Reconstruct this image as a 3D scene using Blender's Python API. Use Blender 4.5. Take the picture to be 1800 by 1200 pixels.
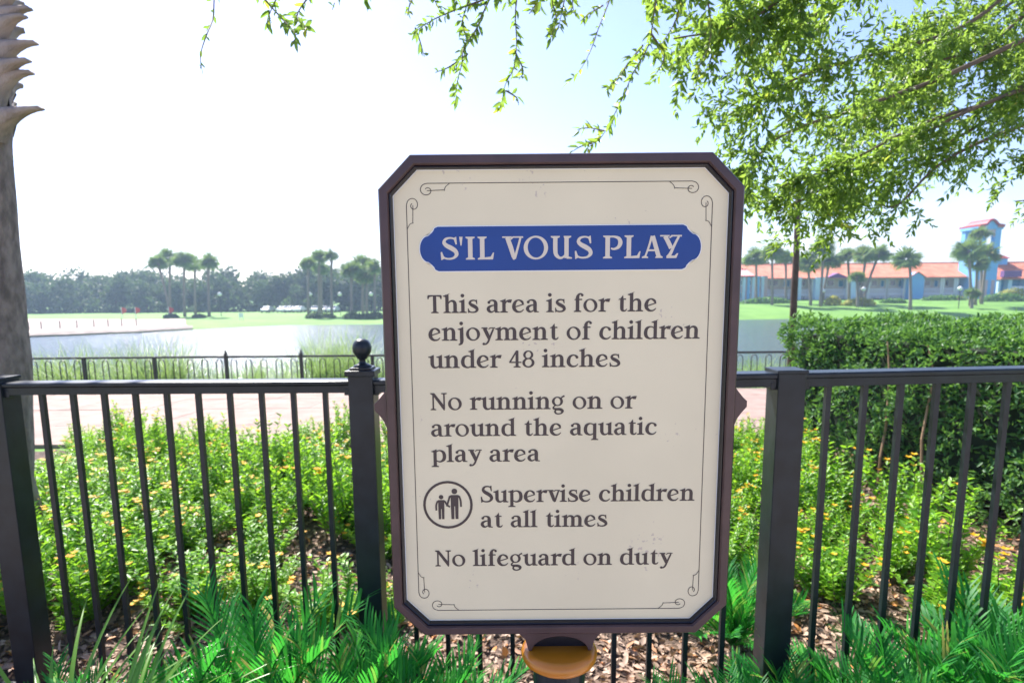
import bpy, math, random
import numpy as np
from mathutils import Vector, Matrix
R = math.radians
rng = np.random.default_rng(12)
random.seed(11)
scene = bpy.context.scene
COL = scene.collection
for o in list(bpy.data.objects): bpy.data.objects.remove(o)

# ------------------------------------------------------------------ camera
F, PV, PITCH, ROLL = 1050.0, 662.0, 7.97, -0.5
CAMZ = 1.55
cam_d = bpy.data.cameras.new('camera'); cam = bpy.data.objects.new('camera', cam_d); COL.objects.link(cam)
cam_d.sensor_width = 36; cam_d.lens = 36*F/1800; cam_d.shift_y = (PV-600)/1800
cam_d.clip_start = .05; cam_d.clip_end = 6000
CM = Matrix.Rotation(R(90-PITCH), 4, 'X') @ Matrix.Rotation(R(ROLL), 4, 'Z')
cam.matrix_world = Matrix.Translation((0, 0, CAMZ)) @ CM
cam_d.dof.use_dof = True; cam_d.dof.focus_distance = 1.03; cam_d.dof.aperture_fstop = 6.5
scene.camera = cam
# ------------------------------------------------------------------ world, sun, exposure
SUN_AZ, SUN_EL = -32, 47
w = bpy.data.worlds.new('World'); scene.world = w; w.use_nodes = True
nt = w.node_tree; nt.nodes.clear()
wo = nt.nodes.new('ShaderNodeOutputWorld'); bg = nt.nodes.new('ShaderNodeBackground')
sky = nt.nodes.new('ShaderNodeTexSky'); sky.sky_type = 'NISHITA'; sky.sun_disc = False
sky.sun_elevation = R(SUN_EL); sky.sun_rotation = R(SUN_AZ); sky.dust_density = .7; sky.ozone_density = 2.2; sky.air_density = 1.0
bg.inputs[1].default_value = .095
tc = nt.nodes.new('ShaderNodeTexCoord'); mp = nt.nodes.new('ShaderNodeMapping'); mp.inputs['Scale'].default_value = (1, 1, 3.2)
nz = nt.nodes.new('ShaderNodeTexNoise'); nz.inputs['Scale'].default_value = 5.5; nz.inputs['Detail'].default_value = 6
rp = nt.nodes.new('ShaderNodeValToRGB'); rp.color_ramp.elements[0].position = .53; rp.color_ramp.elements[1].position = .68
sx = nt.nodes.new('ShaderNodeSeparateXYZ')
zr = nt.nodes.new('ShaderNodeValToRGB'); e = zr.color_ramp.elements
e[0].position = 0; e[0].color = (1, 1, 1, 1); e[1].position = .14; e[1].color = (0, 0, 0, 1)
mu = nt.nodes.new('ShaderNodeMath'); mu.operation = 'MULTIPLY'
mx = nt.nodes.new('ShaderNodeMixRGB'); mx.inputs[2].default_value = (7.5, 7.4, 7.6, 1)
L = nt.links.new
L(tc.outputs['Generated'], mp.inputs[0]); L(mp.outputs[0], nz.inputs['Vector']); L(nz.outputs[0], rp.inputs[0])
L(tc.outputs['Generated'], sx.inputs[0]); L(sx.outputs[2], zr.inputs[0])
L(rp.outputs[0], mu.inputs[0]); L(zr.outputs[0], mu.inputs[1]); L(mu.outputs[0], mx.inputs[0])
tn = nt.nodes.new('ShaderNodeMixRGB'); tn.blend_type = 'MULTIPLY'; tn.inputs[0].default_value = 1; tn.inputs[2].default_value = (1.06, 1.0, 1.18, 1)
L(sky.outputs[0], tn.inputs[1]); L(tn.outputs[0], mx.inputs[1]); L(mx.outputs[0], bg.inputs[0]); L(bg.outputs[0], wo.inputs[0])
sd = bpy.data.lights.new('sun', 'SUN'); sd.energy = 5.0; sd.angle = R(.53); sd.color = (1, .955, .88)
so = bpy.data.objects.new('sun', sd); COL.objects.link(so); so['kind'] = 'helper'
SD = Vector((math.sin(R(SUN_AZ))*math.cos(R(SUN_EL)), math.cos(R(SUN_AZ))*math.cos(R(SUN_EL)), math.sin(R(SUN_EL))))
so.rotation_euler = SD.to_track_quat('Z', 'Y').to_euler(); so.location = (-20, 30, 40)
scene.view_settings.view_transform = 'Standard'; scene.view_settings.look = 'None'
scene.view_settings.gamma = 1; scene.view_settings.exposure = 1.38
scene.cycles.max_bounces = 10; scene.cycles.transparent_max_bounces = 12; scene.cycles.volume_bounces = 0

# ------------------------------------------------------------------ helpers
def ray(u, v): return CM.to_3x3() @ Vector(((u-900)/F, (PV-v)/F, -1))
def at(u, v, Y):
    r = ray(u, v); return Vector((0, 0, CAMZ)) + r*(Y/r.y)
def proj(p):
    q = CM.to_3x3().inverted() @ (Vector(p)-Vector((0, 0, CAMZ))); return (900-F*q.x/q.z, PV+F*q.y/q.z)
def worg(o):
    v = Vector((0, 0, 0))
    while o is not None: v += o.location; o = o.parent
    return v
def tag(o, label=None, cat=None, group=None, kind=None):
    if label: o['label'] = label
    if cat: o['category'] = cat
    if group: o['group'] = group
    if kind: o['kind'] = kind
    return o
def empty(name, loc, label=None, cat=None, group=None):
    o = bpy.data.objects.new(name, None); o.empty_display_size = .1; COL.objects.link(o); o.location = loc
    return tag(o, label, cat, group)
class MB:
    def __init__(s): s.v = []; s.f = []
    def add(s, vs, fs):
        n = len(s.v); s.v += [tuple(p) for p in vs]; s.f += [tuple(i+n for i in f) for f in fs]; return s
    def box(s, a, b, m=None):
        x0, y0, z0 = a; x1, y1, z1 = b
        vs = [Vector(p) for p in ((x0,y0,z0),(x1,y0,z0),(x1,y1,z0),(x0,y1,z0),(x0,y0,z1),(x1,y0,z1),(x1,y1,z1),(x0,y1,z1))]
        if m: vs = [m @ p for p in vs]
        return s.add(vs, [(3,2,1,0),(4,5,6,7),(0,1,5,4),(1,2,6,5),(2,3,7,6),(3,0,4,7)])
    def bar(s, p, q, w, h=None):
        p = Vector(p); q = Vector(q); h = h or w; d = (q-p).normalized()
        a = d.cross(Vector((0,0,1)));  a = a.normalized() if a.length > 1e-4 else Vector((1,0,0)); b = a.cross(d)
        vs = [c + a*(i*w/2) + b*(j*h/2) for c in (p, q) for i, j in ((-1,-1),(1,-1),(1,1),(-1,1))]
        return s.add(vs, [(0,1,2,3),(7,6,5,4),(0,4,5,1),(1,5,6,2),(2,6,7,3),(3,7,4,0)])
    def tube(s, pts, rad, n=6, cap=True):
        pts = [Vector(p) for p in pts]; N = len(pts)
        rad = rad if hasattr(rad, '__len__') else [rad]*N
        base = len(s.v); prev = None
        for i, p in enumerate(pts):
            d = (pts[min(i+1, N-1)] - pts[max(i-1, 0)]).normalized()
            a = prev - d*prev.dot(d) if prev is not None else d.orthogonal()
            if a.length < 1e-5: a = d.orthogonal()
            a.normalize(); prev = a; b = d.cross(a)
            for k in range(n):
                t = 2*math.pi*k/n; s.v.append(tuple(p + (a*math.cos(t)+b*math.sin(t))*rad[i]))
        for i in range(N-1):
            for k in range(n):
                k2 = (k+1) % n; s.f.append((base+i*n+k, base+i*n+k2, base+(i+1)*n+k2, base+(i+1)*n+k))
        if cap: s.f.append(tuple(base+k for k in range(n))[::-1]); s.f.append(tuple(base+(N-1)*n+k for k in range(n)))
        return s
    def lathe(s, c, prof, n=32):
        base = len(s.v)
        for r, z in prof:
            for k in range(n):
                t = 2*math.pi*k/n; s.v.append((c[0]+r*math.cos(t), c[1]+r*math.sin(t), c[2]+z))
        for i in range(len(prof)-1):
            for k in range(n):
                k2 = (k+1) % n; s.f.append((base+i*n+k, base+i*n+k2, base+(i+1)*n+k2, base+(i+1)*n+k))
        s.f.append(tuple(base+k for k in range(n))[::-1]); s.f.append(tuple(base+(len(prof)-1)*n+k for k in range(n)))
        return s
    def prism(s, pts, ax, d0, d1):
        n = len(pts); f = {'y': lambda p, d: (p[0], d, p[1]), 'x': lambda p, d: (d, p[0], p[1]), 'z': lambda p, d: (p[0], p[1], d)}[ax]
        vs = [f(p, d0) for p in pts] + [f(p, d1) for p in pts]
        return s.add(vs, [tuple(range(n)), tuple(range(2*n-1, n-1, -1))] + [(i, i+n, (i+1) % n+n, (i+1) % n) for i in range(n)])
    def mesh(s, name, mat=None, smooth=False, org=None):
        vs = s.v if org is None else [(p[0]-org[0], p[1]-org[1], p[2]-org[2]) for p in s.v]
        m = bpy.data.meshes.new(name); m.from_pydata(vs, [], s.f); m.update()
        if mat: m.materials.append(mat)
        if smooth: m.polygons.foreach_set('use_smooth', [True]*len(m.polygons))
        return m
    def build(s, name, mat, parent=None, smooth=False, origin=None, bevel=0, **k):
        base = worg(parent) if parent else Vector((0, 0, 0))
        og = Vector(origin) if origin is not None else base
        o = bpy.data.objects.new(name, s.mesh(name, mat, smooth, og)); COL.objects.link(o)
        o.parent = parent; o.location = og-base
        if bevel:
            b = o.modifiers.new('bevel', 'BEVEL'); b.width = bevel; b.segments = 2; b.limit_method = 'ANGLE'
        return tag(o, **k)
def link(name, me, parent, mat4=None, **k):
    o = bpy.data.objects.new(name, me); COL.objects.link(o); o.parent = parent
    if mat4 is not None: o.matrix_local = mat4
    return tag(o, **k)
def dup(root, loc, rz=0, sc=1.0, **k):
    r = root.copy(); COL.objects.link(r); r.location = loc; r.rotation_euler = (0, 0, rz)
    r.scale = (sc, sc, sc) if not hasattr(sc, '__len__') else sc
    for key, val in k.items(): r[key] = val
    for ch in list(root.children):
        c = ch.copy(); COL.objects.link(c); c.parent = r
        for g in list(ch.children):
            d = g.copy(); COL.objects.link(d); d.parent = c
    return r

# ---- materials
def mat(name, c, rough=.6, metal=0, var=0, scale=8, bump=0, bscale=None, c2=None, spec=.5, coat=0, detail=5, stretch=None):
    m = bpy.data.materials.new(name); m.use_nodes = True; t = m.node_tree; b = t.nodes['Principled BSDF']
    b.inputs['Base Color'].default_value = (*c, 1); b.inputs['Roughness'].default_value = rough; b.inputs['Metallic'].default_value = metal
    b.inputs['Specular IOR Level'].default_value = spec; b.inputs['Coat Weight'].default_value = coat
    tc = t.nodes.new('ShaderNodeTexCoord'); src = tc.outputs['Object']
    if stretch:
        mp = t.nodes.new('ShaderNodeMapping'); mp.inputs['Scale'].default_value = stretch; t.links.new(src, mp.inputs[0]); src = mp.outputs[0]
    if var or c2:
        n = t.nodes.new('ShaderNodeTexNoise'); n.inputs['Scale'].default_value = scale; n.inputs['Detail'].default_value = detail; t.links.new(src, n.inputs['Vector'])
        r = t.nodes.new('ShaderNodeValToRGB'); r.color_ramp.elements[0].position = .35; r.color_ramp.elements[1].position = .65
        a = c; d = c2 if c2 else tuple(min(1, x*(1+var)) for x in c)
        if not c2: a = tuple(x*(1-var) for x in c)
        r.color_ramp.elements[0].color = (*a, 1); r.color_ramp.elements[1].color = (*d, 1)
        t.links.new(n.outputs[0], r.inputs[0]); t.links.new(r.outputs[0], b.inputs['Base Color'])
    if bump:
        n2 = t.nodes.new('ShaderNodeTexNoise'); n2.inputs['Scale'].default_value = bscale or scale*3; n2.inputs['Detail'].default_value = 6; t.links.new(src, n2.inputs['Vector'])
        bp = t.nodes.new('ShaderNodeBump'); bp.inputs['Strength'].default_value = bump; bp.inputs['Distance'].default_value = .02
        t.links.new(n2.outputs[0], bp.inputs['Height']); t.links.new(bp.outputs[0], b.inputs['Normal'])
    return m
def leafmat(name, stops, trans=.45, tcol=(.3, .5, .05), rough=.45, spec=.5):
    m = bpy.data.materials.new(name); m.use_nodes = True; t = m.node_tree; b = t.nodes['Principled BSDF']
    a = t.nodes.new('ShaderNodeAttribute'); a.attribute_name = 'rnd'
    oi = t.nodes.new('ShaderNodeObjectInfo'); ad = t.nodes.new('ShaderNodeMath'); ad.operation = 'MULTIPLY_ADD'
    ad.inputs[1].default_value = .3; t.links.new(oi.outputs['Random'], ad.inputs[0]); 
    sc = t.nodes.new('ShaderNodeMath'); sc.operation = 'MULTIPLY'; sc.inputs[1].default_value = .8; t.links.new(a.outputs['Fac'], sc.inputs[0])
    t.links.new(sc.outputs[0], ad.inputs[2])
    r = t.nodes.new('ShaderNodeValToRGB'); r.color_ramp.interpolation = 'LINEAR'
    while len(r.color_ramp.elements) < len(stops): r.color_ramp.elements.new(.5)
    for e, (p, c) in zip(r.color_ramp.elements, stops): e.position = p; e.color = (*c, 1)
    t.links.new(ad.outputs[0], r.inputs[0]); t.links.new(r.outputs[0], b.inputs['Base Color'])
    b.inputs['Roughness'].default_value = rough; b.inputs['Specular IOR Level'].default_value = spec
    tr = t.nodes.new('ShaderNodeBsdfTranslucent'); mxc = t.nodes.new('ShaderNodeMixRGB'); mxc.inputs[0].default_value = .6
    t.links.new(r.outputs[0], mxc.inputs[1]); mxc.inputs[2].default_value = (*tcol, 1); t.links.new(mxc.outputs[0], tr.inputs[0])
    ms = t.nodes.new('ShaderNodeMixShader'); ms.inputs[0].default_value = trans
    t.links.new(b.outputs[0], ms.inputs[1]); t.links.new(tr.outputs[0], ms.inputs[2]); t.links.new(ms.outputs[0], t.nodes['Material Output'].inputs[0])
    return m

# ---- leaf scatter (vectorised)
LEAF = (np.array([[0,0,0],[.3,.5,.12],[.3,-.5,.12],[.7,.38,.06],[.7,-.38,.06],[1,0,-.05],[.3,0,0],[.7,0,-.02]]),
        [(0,6,1),(0,2,6),(6,7,3,1),(6,2,4,7),(7,5,3),(7,4,5)])
QUAD = (np.array([[0,0,0],[.45,.5,.06],[1,0,0],[.45,-.5,.06]]), [(0,3,2,1)])
BLADE = (np.array([[0,.5,0],[0,-.5,0],[.45,.5,.05],[.45,-.5,.05],[.8,.36,-.02],[.8,-.36,-.02],[1,0,-.07]]), [(0,1,3,2),(2,3,5,4),(4,5,6)])
def unit(a): return a/np.maximum(np.linalg.norm(a, axis=1, keepdims=True), 1e-9)
def leaves_mesh(name, m, P, D, N, Ls, Ws, tmpl=LEAF, rnd=None):
    P = np.asarray(P, float); n = len(P); D = unit(np.asarray(D, float)); N = np.asarray(N, float)
    B = np.cross(N, D); bad = np.linalg.norm(B, axis=1) < 1e-3; B[bad] = np.cross(np.array([.3, .9, .1]), D[bad]); B = unit(B); Nn = np.cross(D, B)
    T, fs = tmpl; Ls = np.broadcast_to(Ls, (n,)); Ws = np.broadcast_to(Ws, (n,))
    V = P[:, None, :] + D[:, None, :]*(T[None, :, 0, None]*Ls[:, None, None]) + B[:, None, :]*(T[None, :, 1, None]*Ws[:, None, None]) + Nn[:, None, :]*(T[None, :, 2, None]*Ls[:, None, None])
    k = len(T); V = V.reshape(-1, 3)
    me = bpy.data.meshes.new(name)
    lens = np.array([len(f) for f in fs]); flat = np.concatenate([np.array(f) for f in fs])
    loops = (flat[None, :] + (np.arange(n)*k)[:, None]).ravel()
    tot = np.tile(lens, n); st = np.concatenate([[0], np.cumsum(tot)[:-1]])
    me.vertices.add(n*k); me.vertices.foreach_set('co', V.ravel().astype(np.float32))
    me.loops.add(len(loops)); me.loops.foreach_set('vertex_index', loops.astype(np.int32))
    me.polygons.add(len(tot)); me.polygons.foreach_set('loop_start', st.astype(np.int32))
    me.update(calc_edges=True)
    at_ = me.attributes.new('rnd', 'FLOAT', 'POINT')
    rv = rng.random(n) if rnd is None else rnd
    at_.data.foreach_set('value', np.repeat(rv, k).astype(np.float32))
    if m: me.materials.append(m)
    return me
def rdir(n): return unit(rng.normal(size=(n, 3)))

M = {}
M['paint'] = mat('black_paint', (.012, .016, .021), .34, spec=.35, var=.25, scale=14, bump=.03, bscale=60)
M['lakefence'] = mat('fence_metal', (.02, .018, .016), .5)
M['frame'] = mat('brown_frame_paint', (.058, .029, .030), .36, var=.18, scale=20, bump=.02, bscale=200)
M['bead'] = mat('dark_bead_paint', (.008, .007, .012), .3)
M['cream'] = mat('cream_panel', (.735, .64, .44), .5, var=.03, scale=5, bump=.01, bscale=300)
t_ = M['cream'].node_tree; b_ = t_.nodes['Principled BSDF']; src_ = b_.inputs['Base Color'].links[0].from_socket
v_ = t_.nodes.new('ShaderNodeTexNoise'); v_.inputs['Scale'].default_value = 140; v_.inputs['Detail'].default_value = 2
v2_ = t_.nodes.new('ShaderNodeTexNoise'); v2_.inputs['Scale'].default_value = 9
tc_ = t_.nodes.new('ShaderNodeTexCoord'); t_.links.new(tc_.outputs['Object'], v_.inputs['Vector']); t_.links.new(tc_.outputs['Object'], v2_.inputs['Vector'])
mm_ = t_.nodes.new('ShaderNodeMath'); mm_.operation = 'MULTIPLY'; t_.links.new(v_.outputs[0], mm_.inputs[0]); t_.links.new(v2_.outputs[0], mm_.inputs[1])
rr_ = t_.nodes.new('ShaderNodeValToRGB'); rr_.color_ramp.elements[0].position = .435; rr_.color_ramp.elements[1].position = .47; t_.links.new(mm_.outputs[0], rr_.inputs[0])
m2_ = t_.nodes.new('ShaderNodeMixRGB'); m2_.inputs[2].default_value = (.56, .46, .36, 1); t_.links.new(rr_.outputs[0], m2_.inputs[0]); t_.links.new(src_, m2_.inputs[1]); t_.links.new(m2_.outputs[0], b_.inputs['Base Color'])
M['white'] = mat('white_paint', (.8, .79, .76), .5)
M['blue'] = mat('blue_plate', (.002, .042, .22), .45, var=.08, scale=6)
M['ink'] = mat('brown_lettering', (.058, .038, .034), .5)
M['ink2'] = mat('dark_line_print', (.03, .018, .02), .5)
M['wht'] = mat('pale_lettering', (.66, .57, .46), .5)
M['gold'] = mat('gold_paint', (.50, .17, .010), .28, var=.15, scale=12, coat=.3)
M['bark'] = mat('bark', (.10, .08, .06), .9, var=.5, scale=9, bump=1, bscale=30)
M['palmbark'] = mat('palm_bark', (.15, .115, .095), .9, c2=(.32, .25, .21), scale=9, bump=1, bscale=22, stretch=(2.2, 2.2, 1))
M['boot'] = mat('palm_boot', (.19, .155, .14), .8, c2=(.36, .29, .26), scale=6, bump=.6, bscale=30, stretch=(3, 3, .8))
M['twig'] = mat('twig', (.12, .085, .06), .8)
M['soil'] = mat('mulch_soil', (.06, .04, .03), .95, c2=(.17, .11, .08), scale=30, bump=1, bscale=90)
M['grass'] = mat('lawn', (.09, .22, .02), .9, c2=(.14, .29, .035), scale=.22, bump=.8, bscale=40)
M['sand'] = mat('sand', (.30, .23, .19), .95, c2=(.42, .335, .28), scale=.35)
M['mud'] = mat('mud', (.14, .11, .09), .9, c2=(.24, .2, .16), scale=.8)
M['pave'] = mat('concrete', (.23, .155, .125), .85, c2=(.31, .215, .175), scale=3, bump=.3, bscale=60)
M['deck'] = mat('deck_concrete', (.44, .37, .31), .8, c2=(.52, .44, .37), scale=2, bump=.2, bscale=60)
M['tile'] = mat('roof_tile', (.46, .115, .055), .8, c2=(.60, .20, .11), scale=.7)
M['redroof'] = mat('red_trim', (.42, .04, .05), .6)
M['lblue'] = mat('blue_wall', (.17, .45, .80), .8, var=.05, scale=.5)
M['pblue'] = mat('pale_blue_wall', (.52, .70, .86), .8, var=.05, scale=.5)
M['pink'] = mat('pink_wall', (.58, .42, .42), .8)
M['tan'] = mat('tan_wall', (.58, .48, .40), .85)
M['teal'] = mat('teal_wall', (.01, .20, .40), .7)
M['lilac'] = mat('lilac_rail', (.80, .76, .84), .7)
M['purple'] = mat('purple_trim', (.16, .05, .2), .7)
M['glass'] = mat('window_glass', (.03, .04, .05), .08, spec=.8)
M['carw'] = mat('white_car_paint', (.8, .8, .8), .2, coat=.5)
M['cars'] = mat('silver_car_paint', (.5, .52, .55), .25, metal=.5, coat=.5)
M['tyre'] = mat('tyre', (.015, .015, .015), .8)
M['red'] = mat('red_cloth', (.6, .06, .04), .8)
M['globe'] = mat('globe_plastic', (.85, .84, .8), .3)
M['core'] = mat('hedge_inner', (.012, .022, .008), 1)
M['petal'] = leafmat('yellow_petal', [(0, (.72, .34, .004)), (1, (.82, .52, .01))], .35, (.9, .5, .01), .6)
M['bed'] = leafmat('bed_leaf', [(0, (.035, .13, .012)), (.45, (.12, .34, .02)), (1, (.27, .48, .04))], .52, (.40, .72, .035), .42)
M['oak'] = leafmat('oak_leaf', [(0, (.02, .055, .014)), (.5, (.055, .125, .02)), (.85, (.17, .28, .04)), (1, (.45, .36, .04))], .6, (.42, .62, .08), .4)
M['hedge'] = leafmat('hedge_leaf', [(0, (.025, .085, .03)), (.5, (.07, .19, .055)), (.95, (.22, .38, .08)), (1, (.5, .2, .08))], .35, (.26, .52, .06), .48, .35)
M['cycad'] = leafmat('cycad_leaf', [(0, (.008, .085, .018)), (.55, (.02, .20, .03)), (.97, (.08, .36, .04)), (1, (.40, .34, .08))], .38, (.10, .68, .06), .5, .25)
M['strap'] = leafmat('strap_leaf', [(0, (.07, .2, .03)), (1, (.17, .34, .05))], .4, (.35, .6, .05), .35)
M['reed'] = leafmat('reed_leaf', [(0, (.12, .22, .05)), (1, (.26, .34, .12))], .4, (.35, .5, .12), .6)
M['far'] = leafmat('far_tree_leaf', [(0, (.015, .04, .025)), (1, (.075, .12, .04))], .3, (.14, .24, .05), .7)
M['palm'] = leafmat('palm_leaf', [(0, (.06, .12, .03)), (.8, (.13, .22, .045)), (1, (.3, .28, .07))], .35, (.3, .45, .08), .7, .3)
M['yshrub'] = leafmat('yellow_shrub_leaf', [(0, (.25, .3, .03)), (1, (.5, .46, .06))], .4, (.6, .6, .08), .6)
M['litter'] = leafmat('dry_leaf', [(0, (.10, .06, .04)), (.4, (.28, .18, .12)), (.8, (.52, .37, .28)), (.9, (.55, .2, .05)), (1, (.65, .42, .06))], .12, (.5, .3, .1), .7)
# water
m = bpy.data.materials.new('water'); m.use_nodes = True; t = m.node_tree; b = t.nodes['Principled BSDF']
b.inputs['Base Color'].default_value = (.05, .075, .07, 1); b.inputs['Roughness'].default_value = .16; b.inputs['IOR'].default_value = 1.33
tcn = t.nodes.new('ShaderNodeTexCoord'); mpn = t.nodes.new('ShaderNodeMapping'); mpn.inputs['Scale'].default_value = (.5, 1.6, 1)
n = t.nodes.new('ShaderNodeTexNoise'); n.inputs['Scale'].default_value = 2.4; n.inputs['Detail'].default_value = 4
bp = t.nodes.new('ShaderNodeBump'); bp.inputs['Strength'].default_value = 1; bp.inputs['Distance'].default_value = .17
t.links.new(tcn.outputs['Object'], mpn.inputs[0]); t.links.new(mpn.outputs[0], n.inputs['Vector']); t.links.new(n.outputs[0], bp.inputs['Height']); t.links.new(bp.outputs[0], b.inputs['Normal'])
M['water'] = m

# ------------------------------------------------------------------ terrain
WZ = -3.0; GZ = -.28
def shore(x): return np.interp(x, [-400, -60, -48, -42, -36, 10, 40, 400], [62, 66, 75, 84, 91, 92, 97, 97])
def hgt(x, y):
    x = np.asarray(x, float); y = np.asarray(y, float)
    near = np.interp(y, [-50, 3.5, 7.5, 11.8, 13.6, 22, 31, 36], [GZ, GZ, -.42, -.60, -.70, -1.9, -3.02, -4.0])
    s = y-shore(x)
    fl = np.interp(s, [-12, 0, 2.5, 30, 60, 900], [-4, -3.02, -2.8, -2.6, -2.4, -2.2])
    fr = np.interp(s, [-12, 0, 3, 28, 38, 900], [-4, -3.02, -2.4, -.75, -.45, -.3])
    k = np.clip((x-15)/25, 0, 1); k = k*k*(3-2*k)
    far = fl*(1-k)+fr*k
    return np.where(y < 36, near, far)
def grid(name, xs, ys, mt, off=0, rough=0, **k):
    X, Y = np.meshgrid(xs, ys); Z = hgt(X, Y)+off
    if rough: Z = Z+rng.normal(size=Z.shape)*rough
    vs = list(zip(X.ravel(), Y.ravel(), Z.ravel())); nx = len(xs)
    fs = [(j*nx+i, j*nx+i+1, (j+1)*nx+i+1, (j+1)*nx+i) for j in range(len(ys)-1) for i in range(nx-1)]
    mb = MB(); mb.v = vs; mb.f = fs
    return mb.build(name, mt, smooth=True, **k)
ys = np.concatenate([np.arange(-12, 12, .6), np.arange(12, 40, 1.2), np.arange(40, 170, 3), np.array([180, 220, 300, 500, 900, 2000, 4000])])
xs = np.concatenate([[-3000, -1200, -500, -300, -200], np.arange(-160, -16, 5), np.arange(-15, 15, 1.2), np.arange(16, 160, 5), [200, 300, 500, 1200, 3000]])
grid('ground', xs, ys, M['grass'], kind='structure')
grid('flower_bed_soil', np.linspace(-9, 9, 110), np.linspace(-1, 7.45, 60), M['soil'], off=.022, rough=.008, kind='structure')
MB().add([(-500, 24, WZ), (500, 24, WZ), (500, 110, WZ), (-500, 110, WZ)], [(0, 1, 2, 3)]).build('water', M['water'], kind='structure')
# assumed paved deck on this side, unseen, added to bounce sunlight onto the sign
deck = empty('bounce_deck', (0, -3, GZ)); deck['kind'] = 'structure'
for j in range(9):
    for i in range(-5, 5):
        x0_, y1_ = i*1.8, 1.0-j*1.5
        MB().box((x0_+.006, y1_-1.494, GZ-.08), (x0_+1.794, y1_, GZ+.03)).build('slab', M['deck'], deck)
# beach strip and mud bank on the far shore
def strip(name, pts, mt, off):   # pts: x, offset0, offset1 from shoreline
    vs = []; fs = []; n = 5
    for x, a, c in pts:
        for j in range(n):
            y = shore(x)+a+(c-a)*j/(n-1); x_ = x*(y/shore(x)) if j else x; vs.append((float(x_), float(y), max(float(hgt(x_, y)), WZ)+off))
    for i in range(len(pts)-1):
        for j in range(n-1): fs.append((i*n+j, (i+1)*n+j, (i+1)*n+j+1, i*n+j+1))
    mb = MB(); mb.v = vs; mb.f = fs; return mb.build(name, mt, smooth=True, kind='structure')
strip('beach', [(x, 1.0+1.6*math.sin(x*.3)**2, 50-14*max(0, (x+62)/10)) for x in np.linspace(-110, -44, 34)], M['sand'], .12)
strip('mud_bank', [(x, -.6-.4*math.sin(x*1.3), 2.6+1.2*math.sin(x*.7)) for x in np.linspace(-110, -43.5, 60)], M['mud'], .17)
# path slabs
path = empty('path', (0, 9.5, -.4)); path['kind'] = 'structure'
slabs = MB()
for j, (y0, y1) in enumerate(((7.7, 9.1), (9.12, 10.8), (10.82, 12.2), (12.22, 13.5))):
    for i in range(-9, 9):
        x0 = i*1.5+.37*j; d = random.uniform(-.004, .004)
        z0, z1 = float(hgt(0, y0)), float(hgt(0, y1))
        mb = MB(); a = x0+.004; c = x0+1.496
        vs = [(a, y0, z0-.1), (c, y0, z0-.1), (c, y1, z1-.1), (a, y1, z1-.1), (a, y0, z0+.05+d), (c, y0, z0+.05+d), (c, y1, z1+.05+d), (a, y1, z1+.05+d)]
        mb.add(vs, [(3,2,1,0),(4,5,6,7),(0,1,5,4),(1,2,6,5),(2,3,7,6),(3,0,4,7)])
        mb.build('slab', M['pave'], path)

# ------------------------------------------------------------------ glyphs
S_, T_ = .255, .085
def foot(x, y=0, s=S_, l=.16, r=.16):
    return ('G', [(x-s/2-l, y), (x+s/2+r, y), (x+s/2+r, y+.065), (x+s/2, y+.13), (x-s/2, y+.13), (x-s/2-l, y+.065)])
def flag(x, y=1, s=S_, spike=0):
    return ('G', [(x+s/2, y+.0), (x+s/2+spike, y+.06+spike*.3), (x-s/2+.02, y-.05), (x-s/2-.17, y-.10), (x-s/2-.17, y-.15), (x-s/2, y-.20), (x+s/2, y-.20)])
def stem(x, y0, y1, s=S_): return ('G', [(x-s/2, y0), (x+s/2, y0), (x+s/2, y1), (x-s/2, y1)])
def arch(x): return ('P', [(x+.08, .70, .06), (x+.2, .86, .09), (x+.36, .925, .13), (x+.53, .86, .19), (x+.6, .68, .235), (x+.6, .35, .235), (x+.6, 0, .235)])
BOWL = [(.84, .80, .07), (.66, .925, .08), (.45, .935, .11), (.24, .79, .2), (.165, .5, .235), (.22, .22, .22), (.42, .06, .13), (.62, .045, .09), (.86, .18, .07)]
def mir(p, c): return [(c-x, y, w) for x, y, w in p]
def sc(path, sx, sy, sw=1, dx=0): return [(x*sx+dx, y*sy, w*sw) for x, y, w in path]
SP = [(.70, .82, .05), (.62, .92, .085), (.45, .955, .09), (.26, .9, .13), (.19, .75, .18), (.3, .62, .22), (.5, .51, .24), (.68, .38, .22), (.73, .22, .19), (.6, .08, .12), (.38, .04, .09), (.2, .08, .09), (.09, .2, .05)]
SB = [[(.60, .95), (.73, 1.01), (.755, .68), (.695, .66), (.64, .84)], [(.2, .05), (.05, -.02), (.03, .33), (.09, .35), (.16, .16)]]
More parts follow.
